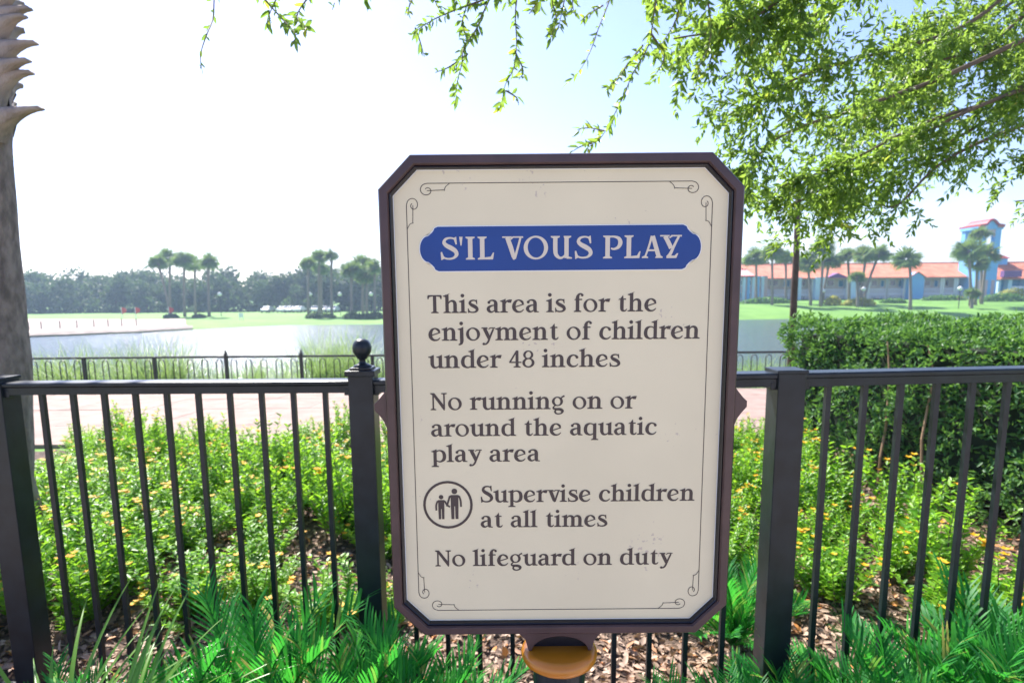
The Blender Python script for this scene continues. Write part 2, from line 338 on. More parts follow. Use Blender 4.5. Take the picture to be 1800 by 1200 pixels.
G = {
 'i': (.58, [stem(.24, 0, .95), flag(.24), foot(.24), ('D', .22, 1.32, .14)]),
 'j': (.60, [('P', [(.27, .95, .235), (.27, .3, .235), (.27, -.05, .23), (.2, -.24, .16), (.02, -.32, .07)]), flag(.27), ('D', .25, 1.32, .14)]),
 'l': (.58, [stem(.25, 0, 1.4), flag(.25, 1.42, spike=.12), foot(.25)]),
 'h': (1.22, [stem(.27, 0, 1.4), flag(.27, 1.42, spike=.12), foot(.27), arch(.27), foot(.87)]),
 'n': (1.22, [stem(.27, 0, .97), flag(.27), foot(.27), arch(.27), foot(.87)]),
 'm': (1.76, [stem(.27, 0, .97), flag(.27), foot(.27), arch(.27), foot(.87, l=.12, r=.12), arch(.83), foot(1.43)]),
 'u': (1.19, [('P', [(.26, .95, .235), (.26, .5, .235), (.27, .28, .23), (.36, .1, .18), (.52, .045, .12), (.68, .1, .08), (.82, .24, .06)]), flag(.26), stem(.88, 0, .95), flag(.88), foot(.88, l=-.1)]),
 'o': (1.15, [('O', .53, .49, .53, .51, .30, .42, -12)]),
 'e': (1.04, [('P', [(.845, .64, .09), (.80, .78, .16), (.66, .9, .13), (.48, .945, .09), (.28, .82, .17), (.165, .55, .235), (.19, .28, .23), (.36, .09, .17), (.56, .045, .11), (.74, .09, .085), (.9, .24, .05)]), ('G', [(.2, .36), (.93, .60), (.90, .68), (.2, .45)])]),
 'c': (.98, [('P', [(.84, .7, .1), (.78, .83, .15), (.64, .92, .1), (.48, .935, .1), (.28, .82, .17), (.165, .53, .235), (.19, .27, .23), (.36, .09, .17), (.56, .045, .11), (.73, .09, .085), (.89, .24, .05)]), ('D', .8, .77, .11)]),
 'a': (1.06, [('P', [(.2, .76, .1), (.28, .9, .1), (.45, .945, .1), (.64, .88, .17), (.71, .7, .235), (.71, .3, .235), (.74, .06, .2)]), ('D', .2, .79, .11), ('P', [(.66, .58, .07), (.4, .53, .11), (.2, .42, .18), (.15, .25, .22), (.26, .09, .17), (.42, .055, .1), (.6, .16, .07), (.68, .24, .05)]), ('G', [(.66, 0), (1.0, 0), (1.0, .065), (.8, .11), (.66, .12)])]),
 's': (.88, [('P', SP), ('G', SB[0]), ('G', SB[1])]),
 'r': (.86, [stem(.27, 0, .97), flag(.27), foot(.27), ('P', [(.35, .66, .06), (.46, .84, .1), (.62, .9, .16)]), ('G', [(.52, .93), (.66, 1.0), (.88, 1.0), (.80, .74), (.60, .76), (.5, .84)])]),
 't': (.80, [('P', [(.35, .95, .235), (.35, .3, .235), (.38, .13, .2), (.5, .05, .12), (.62, .08, .09), (.72, .2, .05)]), ('G', [(.05, .9), (.66, .9), (.64, 1.0), (.18, 1.0)]), ('G', [(.2, .97), (.43, 1.27), (.467, .97)])]),
 'f': (.74, [('P', [(.3, 0, .235), (.3, .9, .235), (.31, 1.15, .22), (.4, 1.33, .14), (.54, 1.385, .1), (.66, 1.34, .09)]), ('D', .65, 1.28, .1), foot(.3), ('G', [(.05, .9), (.66, .9), (.64, 1.0), (.12, 1.0)])]),
 'd': (1.2, [('P', BOWL), stem(.89, 0, 1.4), flag(.89, 1.42, spike=.12), foot(.89, l=-.1)]),
 'q': (1.18, [('P', BOWL), stem(.89, -.36, .93), ('G', [(.77, .9), (1.007, .9), (1.007, 1.0), (.86, .94)]), foot(.89, -.4)]),
 'p': (1.18, [('P', mir(BOWL, 1.14)), stem(.25, -.36, .97), flag(.25), foot(.25, -.4)]),
 'g': (1.08, [('O', .46, .62, .43, .38, .22, .29, -8), ('P', [(.72, .85, .08), (.84, .98, .1), (1.0, 1.06, .12)]), ('P', [(.3, .30, .07), (.16, .17, .1), (.16, .05, .13), (.36, -.0, .17), (.66, -.02, .2), (.84, -.14, .2), (.78, -.31, .12), (.55, -.39, .09), (.34, -.33, .12), (.27, -.19, .13), (.36, -.06, .08)])]),
 'y': (1.08, [('P', [(.24, .93, .23), (.44, .5, .24), (.6, .14, .22)]), ('P', [(.93, .9, .11), (.78, .55, .12), (.62, .16, .13), (.5, -.12, .13), (.36, -.27, .11), (.2, -.3, .1)]), ('G', [(.02, .92), (.5, .88), (.46, 1.0), (.02, 1.0)]), ('G', [(.56, .82), (.72, .93), (1.06, .92), (1.06, 1.0), (.66, 1.0), (.54, .88)]), ('D', .18, -.27, .1)]),
 'v': (1.02, [('P', [(.24, .93, .23), (.4, .5, .24), (.53, .1, .2)]), ('P', [(.88, .92, .11), (.74, .5, .12), (.58, .02, .13)]), ('G', [(.02, .92), (.5, .88), (.46, 1.0), (.02, 1.0)]), ('G', [(.5, .82), (.66, .93), (1.0, .92), (1.0, 1.0), (.6, 1.0), (.48, .88)]), ('G', [(.45, .1), (.64, .1), (.58, -.02), (.51, -.02)])]),
 'T': (1.2, [stem(.54, 0, 1.33, .25), foot(.54), ('G', [(0, 1.27), (.04, 1.38), (1.04, 1.38), (1.09, 1.27), (1.06, 1.06), (1.0, 1.06), (.92, 1.24), (.67, 1.28), (.41, 1.28), (.16, 1.24), (.07, 1.06), (.01, 1.06)])]),
 'N': (1.38, [stem(.24, 0, 1.3, .12), foot(.24, s=.12), ('G', [(.02, 1.37), (.34, 1.37), (1.12, .3), (1.12, -.02), (1.04, -.02), (.2, 1.2), (.02, 1.3)]), stem(1.08, .1, 1.3, .12), ('G', [(.86, 1.37), (1.3, 1.37), (1.3, 1.3), (1.14, 1.26), (1.02, 1.26), (.86, 1.3)])]),
 'S': (1.06, [('P', sc(SP, 1.22, 1.4, 1.1)), ('G', [(x*1.22, y*1.4) for x, y in SB[0]]), ('G', [(x*1.22, y*1.4) for x, y in SB[1]])]),
 '4': (1.0, [stem(.62, 0, 1.3, .22), foot(.62, s=.22), ('G', [(.03, .36), (.95, .36), (.95, .46), (.03, .46)]), ('G', [(.03, .46), (.55, 1.34), (.74, 1.34), (.60, 1.2), (.17, .46)])]),
 '8': (1.0, [('O', .47, .99, .38, .345, .20, .25, 12), ('O', .48, .37, .46, .385, .25, .28, 12)]),
 ' ': (.55, []),
}
# tall capitals for the banner, cap height 1, positions along the word in units of cap height
def fc(x, y=0, s=.2, l=.1, r=.1, u=1): return ('G', [(x-s/2-l, y), (x+s/2+r, y), (x+s/2+r, y+.05*u), (x+s/2, y+.1*u), (x-s/2, y+.1*u), (x-s/2-l, y+.05*u)])
def st(x, s=.2): return ('G', [(x-s/2, .03), (x+s/2, .03), (x+s/2, .97), (x-s/2, .97)])
S1 = [('P', sc(SP, 1.0, 1.0, .85)), ('G', [(x, y) for x, y in SB[0]]), ('G', [(x, y) for x, y in SB[1]])]
BAN = [(0, S1), (.84, [('G', [(.02, 1.0), (.17, 1.0), (.12, .62), (.07, .62)])]),
 (1.13, [st(.21), fc(.21), fc(.21, 1, u=-1)]),
 (1.66, [st(.21), fc(.21, r=0), fc(.21, 1, u=-1), ('G', [(.2, 0), (.68, 0), (.73, .3), (.68, .3), (.58, .12), (.3, .09)])]),
 (2.76, [('P', [(.22, .95, .19), (.38, .5, .2), (.5, .08, .17)]), ('P', [(.80, .93, .09), (.68, .5, .1), (.54, .02, .11)]), ('G', [(0, 1), (.42, 1), (.4, .93), (0, .94)]), ('G', [(.36, .83), (.5, .94), (.92, .93), (.92, 1.0), (.46, 1.0), (.32, .88)]), ('G', [(.42, .1), (.59, .1), (.54, -.02), (.47, -.02)])]),
 (3.70, [('O', .54, .5, .54, .52, .36, .44, -6)]),
 (4.90, [('P', [(.2, .97, .19), (.2, .4, .19), (.24, .18, .17), (.38, .05, .12), (.52, .06, .09), (.66, .2, .07)]), ('G', [(.6, .03), (.79, .03), (.79, .97), (.6, .97)]), fc(.2, 1, u=-1), fc(.7, 1, u=-1, l=.03), ('G', [(.7, 0), (.94, 0), (.94, .05), (.79, .1), (.7, .1)])]),
 (5.93, S1),
 (7.20, [st(.21), fc(.21), fc(.21, 1, u=-1, r=0), ('P', [(.3, .95, .08), (.5, .95, .09), (.7, .87, .15), (.77, .69, .19), (.69, .5, .15), (.5, .41, .09), (.36, .44, .07)])]),
 (8.14, [st(.21), fc(.21, r=0), fc(.21, 1, u=-1), ('G', [(.2, 0), (.68, 0), (.73, .3), (.68, .3), (.58, .12), (.3, .09)])]),
 (8.90, [('P', [(.17, .04, .08), (.33, .5, .09), (.46, .97, .11)]), ('P', [(.5, .97, .17), (.64, .5, .19), (.78, .04, .19)]), ('G', [(.26, .3), (.68, .3), (.66, .38), (.28, .38)]), fc(.17, s=.08), fc(.79, s=.17, l=.08, r=.08)]),
 (9.72, [('P', [(.22, .95, .19), (.36, .7, .19), (.5, .42, .19)]), ('P', [(.83, .94, .1), (.66, .6, .11), (.48, .2, .14), (.38, .06, .15)]), ('G', [(0, 1), (.42, 1), (.4, .93), (0, .94)]), ('G', [(.42, .85), (.56, .94), (.96, .93), (.96, 1.0), (.5, 1.0), (.4, .9)]), ('G', [(.3, -.01), (.74, -.01), (.82, .2), (.76, .2), (.66, .1), (.3, .1)])])]

SY = 1.0            # depth of the sign's printed face
_lift = [0]
def catmull(P, n=7):
    P = [np.array(p, float) for p in P]
    if len(P) < 3: return P
    out = []; Q = [2*P[0]-P[1]]+P+[2*P[-1]-P[-2]]
    for i in range(1, len(Q)-2):
        for k in range(n):
            t = k/n; a, b_, c, d = Q[i-1:i+3]
            out.append(.5*((2*b_)+(-a+c)*t+(2*a-5*b_+4*c-d)*t*t+(-a+3*b_-3*c+d)*t**3))
    out.append(P[-1]); return out
def prim(mb, e, X, y, wk=1.0):      # X maps glyph x,y -> (x, z); y the depth
    def put(pts, fs):
        _lift[0] = (_lift[0]+1) % 12; yy = y-_lift[0]*2.2e-5
        q = [X(*p) for p in pts]; mb.add([(a, yy, c) for a, c in q], fs)
    if e[0] == 'G': put(e[1], [tuple(range(len(e[1])))])
    elif e[0] == 'D': put([(e[1]+e[3]*math.cos(t*math.pi/10), e[2]+e[3]*math.sin(t*math.pi/10)) for t in range(20)], [tuple(range(20))])
    elif e[0] == 'O':
        _, cx, cy, rx, ry, ix, iy, tl = e; n = 36; pts = []; tl = R(tl)
        for k in range(n):
            t = 2*math.pi*k/n; pts.append((cx+rx*math.cos(t), cy+ry*math.sin(t)))
        for k in range(n):
            t = 2*math.pi*k/n; a, c = ix*math.cos(t), iy*math.sin(t); pts.append((cx+a*math.cos(-tl)-c*math.sin(-tl), cy+a*math.sin(-tl)+c*math.cos(-tl)))
        put(pts, [(k, (k+1) % n, (k+1) % n+n, k+n) for k in range(n)])
    elif e[0] == 'P':
        C = catmull(e[1]); Lp = []; Rp = []
        for i, p in enumerate(C):
            d = C[min(i+1, len(C)-1)][:2]-C[max(i-1, 0)][:2]; d = d/max(np.linalg.norm(d), 1e-9); nn = np.array([-d[1], d[0]])
            Lp.append(tuple(p[:2]+nn*p[2]*wk/2)); Rp.append(tuple(p[:2]-nn*p[2]*wk/2))
        n = len(C); put(Lp+Rp, [(i, i+n, i+n+1, i+1) for i in range(n-1)])
def fixn(o):   # all print faces the viewer (-Y)
    me = o.data; bad = [p.index for p in me.polygons if p.normal.y > 0]
    if bad:
        import bmesh
        bm = bmesh.new(); bm.from_mesh(me); bm.faces.ensure_lookup_table()
        bmesh.ops.reverse_faces(bm, faces=[bm.faces[i] for i in bad]); bm.to_mesh(me); bm.free()
    return o
def S(u, v): p = at(u, v, SY); return p.x, p.z

# ------------------------------------------------------------------ the sign
sx0 = at(985, 700, SY).x
sign = empty('information_sign', (sx0, SY+.02, GZ), 'cream play area rules sign in brown frame with blue heading plate on post', 'sign')
L_, Rr = (S(663, 330)[0]+S(697, 1060)[0])/2, (S(1307, 327)[0]+S(1272, 1060)[0])/2
top = (S(718, 275)[1]+S(1255, 269)[1])/2; bot = (S(735, 1108)[1]+S(1225, 1107)[1])/2
ch = .053; W2 = (Rr-L_)/2; cxs = (Rr+L_)/2
sign.location.x = cxs
def octo(d):   # outline inset by d
    a, c = W2-d, ch-d*.586
    return [(cxs-a+c, top-d), (cxs+a-c, top-d), (cxs+a, top-d-c), (cxs+a, bot+d+c), (cxs+a-c, bot+d), (cxs-a+c, bot+d), (cxs-a, bot+d+c), (cxs-a, top-d-c)]
def rings(prof, name, mt, closed=True, **k):
    mb = MB()
    rs = [octo(d) for d, y in prof]
    for r_, (d, y) in zip(rs, prof): mb.v += [(p[0], y, p[1]) for p in r_]
    N = len(prof)
    for i in range(N if closed else N-1):
        j = (i+1) % N
        for q in range(8): mb.f.append((i*8+q, i*8+(q+1) % 8, j*8+(q+1) % 8, j*8+q))
    return mb.build(name, mt, sign, bevel=k.pop('bevel', 0), **k)
rings([(0, SY+.030), (0, SY-.010), (.003, SY-.014), (.0145, SY-.014), (.0165, SY-.010), (.0165, SY+.030)], 'frame', M['frame'], bevel=.0008)
rings([(.0167, SY+.004), (.0167, SY-.008), (.0182, SY-.0095), (.0198, SY-.008), (.0215, SY-.001), (.0215, SY+.004)], 'inner_bead', M['bead'])
pp = octo(.019)
MB().prism(pp, 'y', SY, SY+.012).build('panel', M['cream'], sign)
MB().prism(octo(.0168), 'y', SY+.014, SY+.028).build('back_panel', M['frame'], sign)
# white edge line round the cream face
el = MB(); a_, b_ = octo(.0218), octo(.0230)
el.v = [(p[0], SY-.0004, p[1]) for p in a_+b_]; el.f = [(q, (q+1) % 8, (q+1) % 8+8, q+8) for q in range(8)]
fixn(el.build('edge_line', M['white'], sign))
def textline(s, u0, v0, u1, v1, xh):
    (xa, za), (xb, zb) = S(u0, v0), S(u1, v1)
    h = S((u0+u1)/2, (v0+v1)/2-xh)[1]-S((u0+u1)/2, (v0+v1)/2)[1]
    z0 = (za+zb)/2
    tot = sum(G[c][0] for c in s)-(.13)
    k = (xb-xa)/(tot); mb = MB(); x = 0
    for c in s:
        for e in G[c][1]: prim(mb, e, lambda gx, gy, x=x: (xa+(x+gx)*k, z0+gy*h), SY-.0004, 1.13)
        x += G[c][0]
    return fixn(mb.build('lettering', M['ink'], sign, label='dark brown line reading '+s))
textline('This area is for the', 752, 550, 1153, 547.5, 23)
textline('enjoyment of children', 753, 598.3, 1228, 595.6, 22.8)
textline('under 48 inches', 754, 646.3, 1088, 644.8, 22.2)
textline('No running on or', 756.5, 720, 1115.5, 718, 21.8)
textline('around the aquatic', 757.5, 765.7, 1152.5, 764.5, 21.6)
textline('play area', 759.5, 811.3, 947.6, 810.6, 21.4)
textline('Supervise children', 844.5, 881.8, 1219, 880, 21)
textline('at all times', 844.5, 926, 1065.5, 925, 20.6)
textline('No lifeguard on duty', 765, 993.2, 1179, 992.3, 20.3)
# banner
def bshape(g):
    x0, z0 = S(762, 436); x1 = S(1208, 434)[0]; zc = (S(985, 397)[1]+S(985, 475)[1])/2; hh = (S(985, 397)[1]-S(985, 475)[1])/2
    P = []
    def end(cx, sg):
        q = []
        q.append((cx-sg*.004, zc+hh)); 
        for t in (0, .33, .66, 1): q.append((cx+sg*(.0015+.011*t**1.6), zc+hh-.0025-(hh*.42-.0025)*t))
        for k in range(0, 13):
            a = R(90-180*k/12); q.append((cx+sg*(.0125+.0135*math.cos(a)), zc+hh*.58*math.sin(a)))
        for t in (1, .66, .33, 0): q.append((cx+sg*(.0015+.011*t**1.6), zc-hh+.0025+(hh*.42-.0025)*t))
        q.append((cx-sg*.004, zc-hh)); return q
    return [p for p in end(x1-.004, 1)] + [p for p in end(x0+.004, -1)][::-1], ((x0+x1)/2, zc)
sh, bc = bshape(0)
def grow(P, d):
    out = []; n = len(P)
    for i in range(n):
        p0, p1, p2 = [np.array(P[j % n]) for j in (i-1, i, i+1)]
        t = (p2-p0); t = t/max(np.linalg.norm(t), 1e-9); nn = np.array([-t[1], t[0]]); out.append(tuple(p1+nn*d))
    return out
MB().prism(grow(sh, .0016), 'y', SY-.0010, SY-.0001).build('banner_outline', M['white'], sign)
ban = MB().prism(sh, 'y', SY-.0018, SY-.0011).build('banner', M['blue'], sign)
mb = MB(); (xa, za), (xb, zb) = S(774, 455.5), S(1196.5, 454.5); hcap = S(985, 415)[1]-S(985, 455)[1]; k = (xb-xa)/10.67
for x, els in BAN:
    for e in els: prim(mb, e, lambda gx, gy, x=x: (xa+(x+gx)*k, (za+zb)/2+gy*hcap), SY-.0021)
fixn(mb.build('heading_lettering', M['wht'], ban, label="pale capitals reading S'IL VOUS PLAY"))
# thin border lines with scrolled ends
def pl(mb, pts, wd, y=SY-.0004):
    C = catmull([(p[0], p[1], wd) for p in pts], 6) if len(pts) > 2 else [np.array((*p, wd)) for p in pts]
    prim(mb, ('P', [tuple(c) for c in pts_w(pts, wd)]), lambda a, c: (a, c), y)
def pts_w(pts, wd): return [(p[0], p[1], wd) for p in pts]
bl, br = (S(712, 430)[0]+S(738, 960)[0])/2, (S(1253, 430)[0]+S(1227, 960)[0])/2
bt, bb = (S(985, 320.5)[1]), S(985, 1070)[1]
hx = (br-bl)/2; hz = (bt-bb)/2; bx_, bz_ = (br+bl)/2, (bt+bb)/2
mb = MB(); LW = .0011
def scroll(dx, dz, lx, lz):     # end of a line at (bx+-lx, bz+-lz), curls inwards
    pass
for sxn in (-1, 1):
    for szn in (-1, 1):
        # horizontal line end, mirrored
        def H(x, z, sxn=sxn, szn=szn): return (bx_+sxn*(hx-x), bz_+szn*(hz-z))
        c0 = (.034, .0125)
        spir = [(.034, 0)]+[(.034-.0125*math.sin(a)*(1-a*.105), .0108-.0108*math.cos(a)*(1-a*.105)) for a in np.linspace(.5, 7.2, 16)]
        pl(mb, [H(*p) for p in spir], LW)
        pl(mb, [H(.034, .0115), H(.062, .0105)], LW*.9); pl(mb, [H(.062, .0118), H(.064, .006), H(.071, 0)], LW*.9)
        spv = [(0, .034)]+[(.0108-.0108*math.cos(a)*(1-a*.105), .034-.0125*math.sin(a)*(1-a*.105)) for a in np.linspace(.5, 7.2, 16)]
        pl(mb, [H(*p) for p in spv], LW)
        pl(mb, [H(.0105, .034), H(.0095, .062)], LW*.9); pl(mb, [H(.0108, .062), H(.005, .064), H(0, .072)], LW*.9)
for szn in (-1, 1): pl(mb, [(bx_-hx+.034, bz_+szn*hz), (bx_+hx-.034, bz_+szn*hz)], LW)
for sxn in (-1, 1): pl(mb, [(bx_+sxn*hx, bz_-hz+.034), (bx_+sxn*hx, bz_+hz-.034)], LW)
fixn(mb.build('border_line', M['ink2'], sign))
# pictogram
pcx, pcz = S(787.5, 886.7); pr = (S(831, 887)[0]-S(744, 887)[0])/2
mb = MB(); prim(mb, ('O', 0, 0, 1, 1, .9, .9, 0), lambda a, c: (pcx+a*pr, pcz+c*pr), SY-.0004)
pic = fixn(mb.build('pictogram_ring', M['ink'], sign))
def figure(cx, zt, zb, name, arms):
    h = zt-zb; mb = MB(); X = lambda a, c: (pcx+(cx+a*h)*pr, pcz+(zb+c*h)*pr); y = SY-.0004
    prim(mb, ('D', 0, .91, .09), X, y)
    prim(mb, ('G', [(-.17, .74), (-.12, .79), (.12, .79), (.17, .74), (.12, .70), (.12, .42), (-.12, .42), (-.12, .70)]), X, y)
    prim(mb, ('G', [(-.12, .43), (-.012, .43), (-.02, 0), (-.11, 0)]), X, y); prim(mb, ('G', [(.012, .43), (.12, .43), (.11, 0), (.02, 0)]), X, y)
    for a in arms: prim(mb, ('P', a), X, y)
    fixn(mb.build(name, M['ink'], sign))
figure(.27, .68, -.6, 'adult_symbol', [[(.145, .76, .06), (.19, .6, .06), (.2, .4, .06)], [(-.145, .76, .06), (-.2, .58, .06), (-.25, .42, .06)]])
figure(-.27, .42, -.6, 'child_symbol', [[(-.145, .74, .07), (-.2, .58, .07), (-.2, .36, .07)], [(.145, .74, .07), (.22, .6, .07), (.34, .5, .07)]])
# side ornaments
for sg, nm in ((-1, 0), (1, 0)):
    e0 = cxs+sg*(W2-.002); zc = S(985, 712)[1]
    P = [(0, .034), (.006, .024), (.016, .012), (.0225, .006), (.0225, -.004), (.014, -.014), (.007, -.024), (.001, -.040), (0, -.04)]
    MB().prism([(e0+sg*a, zc+c) for a, c in (P if sg > 0 else P)][::(1 if sg > 0 else -1)], 'y', SY-.008, SY+.022).build('side_ornament', M['frame'], sign, bevel=.0015)
# bracket below, with the arched cut out, the gold cap and the pole
zb0 = bot+.002; zcap = S(983, 1138)[1]; hw = .070; h2 = .052
arc = [(cxs+.050*math.cos(R(a)), zcap+(bot-.006-zcap)*math.sin(R(a))) for a in range(0, 181, 12)]
outl = [(cxs-hw-.006, zb0), (cxs-hw, bot-.004), (cxs-hw+.008, bot-.012), (cxs-h2-.004, zcap)] 
outr = [(2*cxs-x, z) for x, z in outl][::-1]
mb = MB()
top_l = outl; arc_l = arc[::-1]
full = outl+[(cxs-.0505, zcap)]+arc_l[1:-1]+[(cxs+.0505, zcap)]+outr
MB().prism(full, 'y', SY-.009, SY+.024).build('bracket', M['frame'], sign, bevel=.001)
MB().box((cxs-.052, SY+.006, zcap), (cxs+.052, SY+.02, bot)).build('bracket_web', M['bead'], sign)
cy = SY+.012
MB().lathe((cxs, cy, zcap), [(.001, 0), (.058, 0), (.0625, -.0015), (.0645, -.004), (.0668, -.0065), (.0692, -.012), (.0685, -.018), (.066, -.023), (.060, -.028), (.04, -.031), (.001, -.031)], 48).build('gold_cap', M['gold'], sign, smooth=True)
MB().lathe((cxs, cy, GZ), [(.047, 0), (.047, zcap-.03-GZ), (.001, zcap-.03-GZ)], 32).build('pole', M['paint'], sign, smooth=False)

# ------------------------------------------------------------------ play area fence
PW = .1016
def fpos(u, v, Y): p = at(u, v, Y); return p
fence = empty('metal_fence', (at(642, 900, 2.5).x, 2.5, GZ), 'black metal railing with square balusters crossing right behind the cream sign', 'fence')
yl, ym, yr, yrr = 2.50, 2.45, 2.20, 2.28
pxl = fpos(-11, 760, yl-PW/2).x; pxm = fpos(637, 760, ym-PW/2).x; pxr = fpos(1388, 760, yr-PW/2).x
pxll = pxl-1.6; pxrr = pxr+1.66
ztl = at(300, 670, yl-.03).z; ztm = at(615, 668, ym-.03).z; ztr = at(1500, 654, yr-.03).z; ztrr = at(1800, 647.5, yrr-.07).z
posts = [(pxll, yl+.03, ztl, 0), (pxl, yl, at(25, 661, yl).z, 0), (pxm, ym, at(640, 648, ym-.04).z, 1), (pxr, yr, at(1380, 650, yr-.04).z, 0), (pxrr, yrr+.04, ztrr+.02, 0)]
for x, y, z, ball in posts:
    p = MB().box((x-PW/2, y-PW/2, GZ-.05), (x+PW/2, y+PW/2, z-.012)).build('post', M['paint'], fence, bevel=.003)
    e = .006
    if ball:
        MB().box((x-PW/2-.010, y-PW/2-.010, z-.03), (x+PW/2+.010, y+PW/2+.010, z-.006)).build('post_cap', M['paint'], p, bevel=.003)
        MB().prism([(x-.044, y-.044), (x+.044, y-.044), (x+.044, y+.044), (x-.044, y+.044)], 'z', z-.006, z+.004).build('cap_step', M['paint'], p, bevel=.002)
        MB().lathe((x, y, z+.004), [(.038, 0), (.036, .006), (.022, .012), (.014, .018), (.013, .030), (.020, .034), (.022, .038), (.028, .046), (.0365, .060), (.0395, .077), (.0365, .094), (.028, .107), (.016, .114), (.001, .1165)], 28).build('ball_finial', M['paint'], p, smooth=True)
    else:
        MB().box((x-PW/2-e, y-PW/2-e, z-.014), (x+PW/2+e, y+PW/2+e, z)).build('post_cap', M['paint'], p, bevel=.003)
def rail(a, b, za, zb, w, h, round_=False, name='top_rail'):
    # moulded rail between post faces: profile in (y, z)
    if round_: prof = [(-w/2, -h*.30), (-w/2, -h*.12), (-w*.46, -h*.05), (-w*.38, 0), (w*.38, 0), (w*.46, -h*.05), (w/2, -h*.12), (w/2, -h*.30), (w*.38, -h*.42), (w*.38, -h), (-w*.38, -h), (-w*.38, -h*.42)]
    else: prof = [(-w/2, -.005), (-w/2+.004, 0), (w/2-.004, 0), (w/2, -.005), (w/2, -h*.35), (w*.42, -h*.42), (w*.42, -h), (-w*.42, -h), (-w*.42, -h*.42), (-w/2, -h*.35)]
    vs = [(a[0], a[1]+p[0], za+p[1]) for p in prof]+[(b[0], b[1]+p[0], zb+p[1]) for p in prof]; n = len(prof)
    MB().add(vs, [tuple(range(n))[::-1], tuple(range(n, 2*n))]+[(i, i+n, (i+1) % n+n, (i+1) % n)[::-1] for i in range(n)]).build(name, M['paint'], fence, bevel=.0012)
secs = [((pxll, yl+.03), (pxl, yl), ztl, ztl, 11, True), ((pxl, yl), (pxm, ym), ztl, ztm, 11, True), ((pxm, ym), (pxr, yr), ztm, ztr, 11, False), ((pxr, yr), (pxrr, yrr+.04), ztr, ztrr, 11, False)]
for i, (a, b, za, zb, n, rd) in enumerate(secs):
    a2 = (a[0]+PW/2+.0005, a[1]); b2 = (b[0]-PW/2-.0005, b[1]); hh = .052
    rail(a2, b2, za, zb, .090 if rd else .088, hh, rd)
    rail(a2, b2, GZ+.09, GZ+.09, .044, .035, False, 'bottom_rail')
    for k in range(1, n):
        t = k/n; t2 = t
        x = a2[0]+(b2[0]-a2[0])*(k/n); y = a2[1]+(b2[1]-a2[1])*(k/n); z = za+(zb-za)*k/n
        if rd and i == 1: 
            x = at(68+ (575-68)*(k-1)/9.0, 700, 2.475).x
        if i == 3: x = at(1452+66.8*(k-1), 700, 2.22).x
        MB().box((x-.0098, y-.0098, GZ+.085), (x+.0098, y+.0098, z-hh+.002)).build('baluster', M['paint'], fence, origin=(x, y, GZ+.09))
    for q, sgn in ((a2, 1), (b2, -1)):   # brackets holding the rail
        zz = za if sgn > 0 else zb
        mb = MB().box((min(q[0], q[0]+sgn*.02), q[1]-.036, zz-.062), (max(q[0], q[0]+sgn*.02), q[1]+.036, zz-.035))
        mb.build('rail_bracket', M['paint'], fence, bevel=.002)

# ------------------------------------------------------------------ lake fence
yf = 14.0; lz = at(300, 626, yf).z; zbr = at(300, 699, yf).z; gz = float(hgt(0, yf))
lf = empty('lake_fence', (0, yf, gz), 'low dark railing with hooped pickets along the lake bank behind the path', 'fence')
def lx(u): return at(u, 640, yf).x
us = [22+126.0*i for i in range(-2, 17)]
us = [148-126.5*3, 148-126.5*2, 148-126.5] + [148, 272, 398, 530, 655] + [655+126.5*i for i in range(1, 13)]
hoop = None
for i, u in enumerate(us):
    x = lx(u); big = u == 530 or i % 4 == 1
    p = MB().box((x-.035, yf-.035, gz-.1), (x+.035, yf+.035, lz+(.05 if big else .0))).build('post', M['lakefence'], lf)
    if big: MB().lathe((x, yf, lz+.05), [(.04, 0), (.04, .012), (.014, .02), (.03, .04), (.03, .06), (.001, .085)], 10).build('finial', M['lakefence'], p)
    if i+1 < len(us):
        x2 = lx(us[i+1]); n = 5
        for nm, z, h in (('top_rail', lz, .05), ('bottom_rail', zbr, .04), ('bottom_rail', zbr+.1, .015)):
            MB().box((x+.036, yf-.018, z-h), (x2-.036, yf+.018, z)).build(nm, M['lakefence'], lf)
        for k in range(n):
            a = x+(x2-x)*(k+.5)/n; hw_ = .07
            pts = [(a-hw_, yf, zbr-.015), (a-hw_, yf, lz-.17)]+[(a-hw_*math.cos(R(q)), yf, lz-.17+.09*math.sin(R(q))) for q in range(30, 180, 30)]+[(a+hw_, yf, lz-.17), (a+hw_, yf, zbr-.015)]
            pts = [(px-a, py-yf, pz-zbr) for px, py, pz in pts]
            if hoop is None: hoop = MB().tube(pts, .012, 4).mesh('hoop', M['lakefence'])
            link('hoop', hoop, lf, Matrix.Translation((a, 0, zbr-gz)))

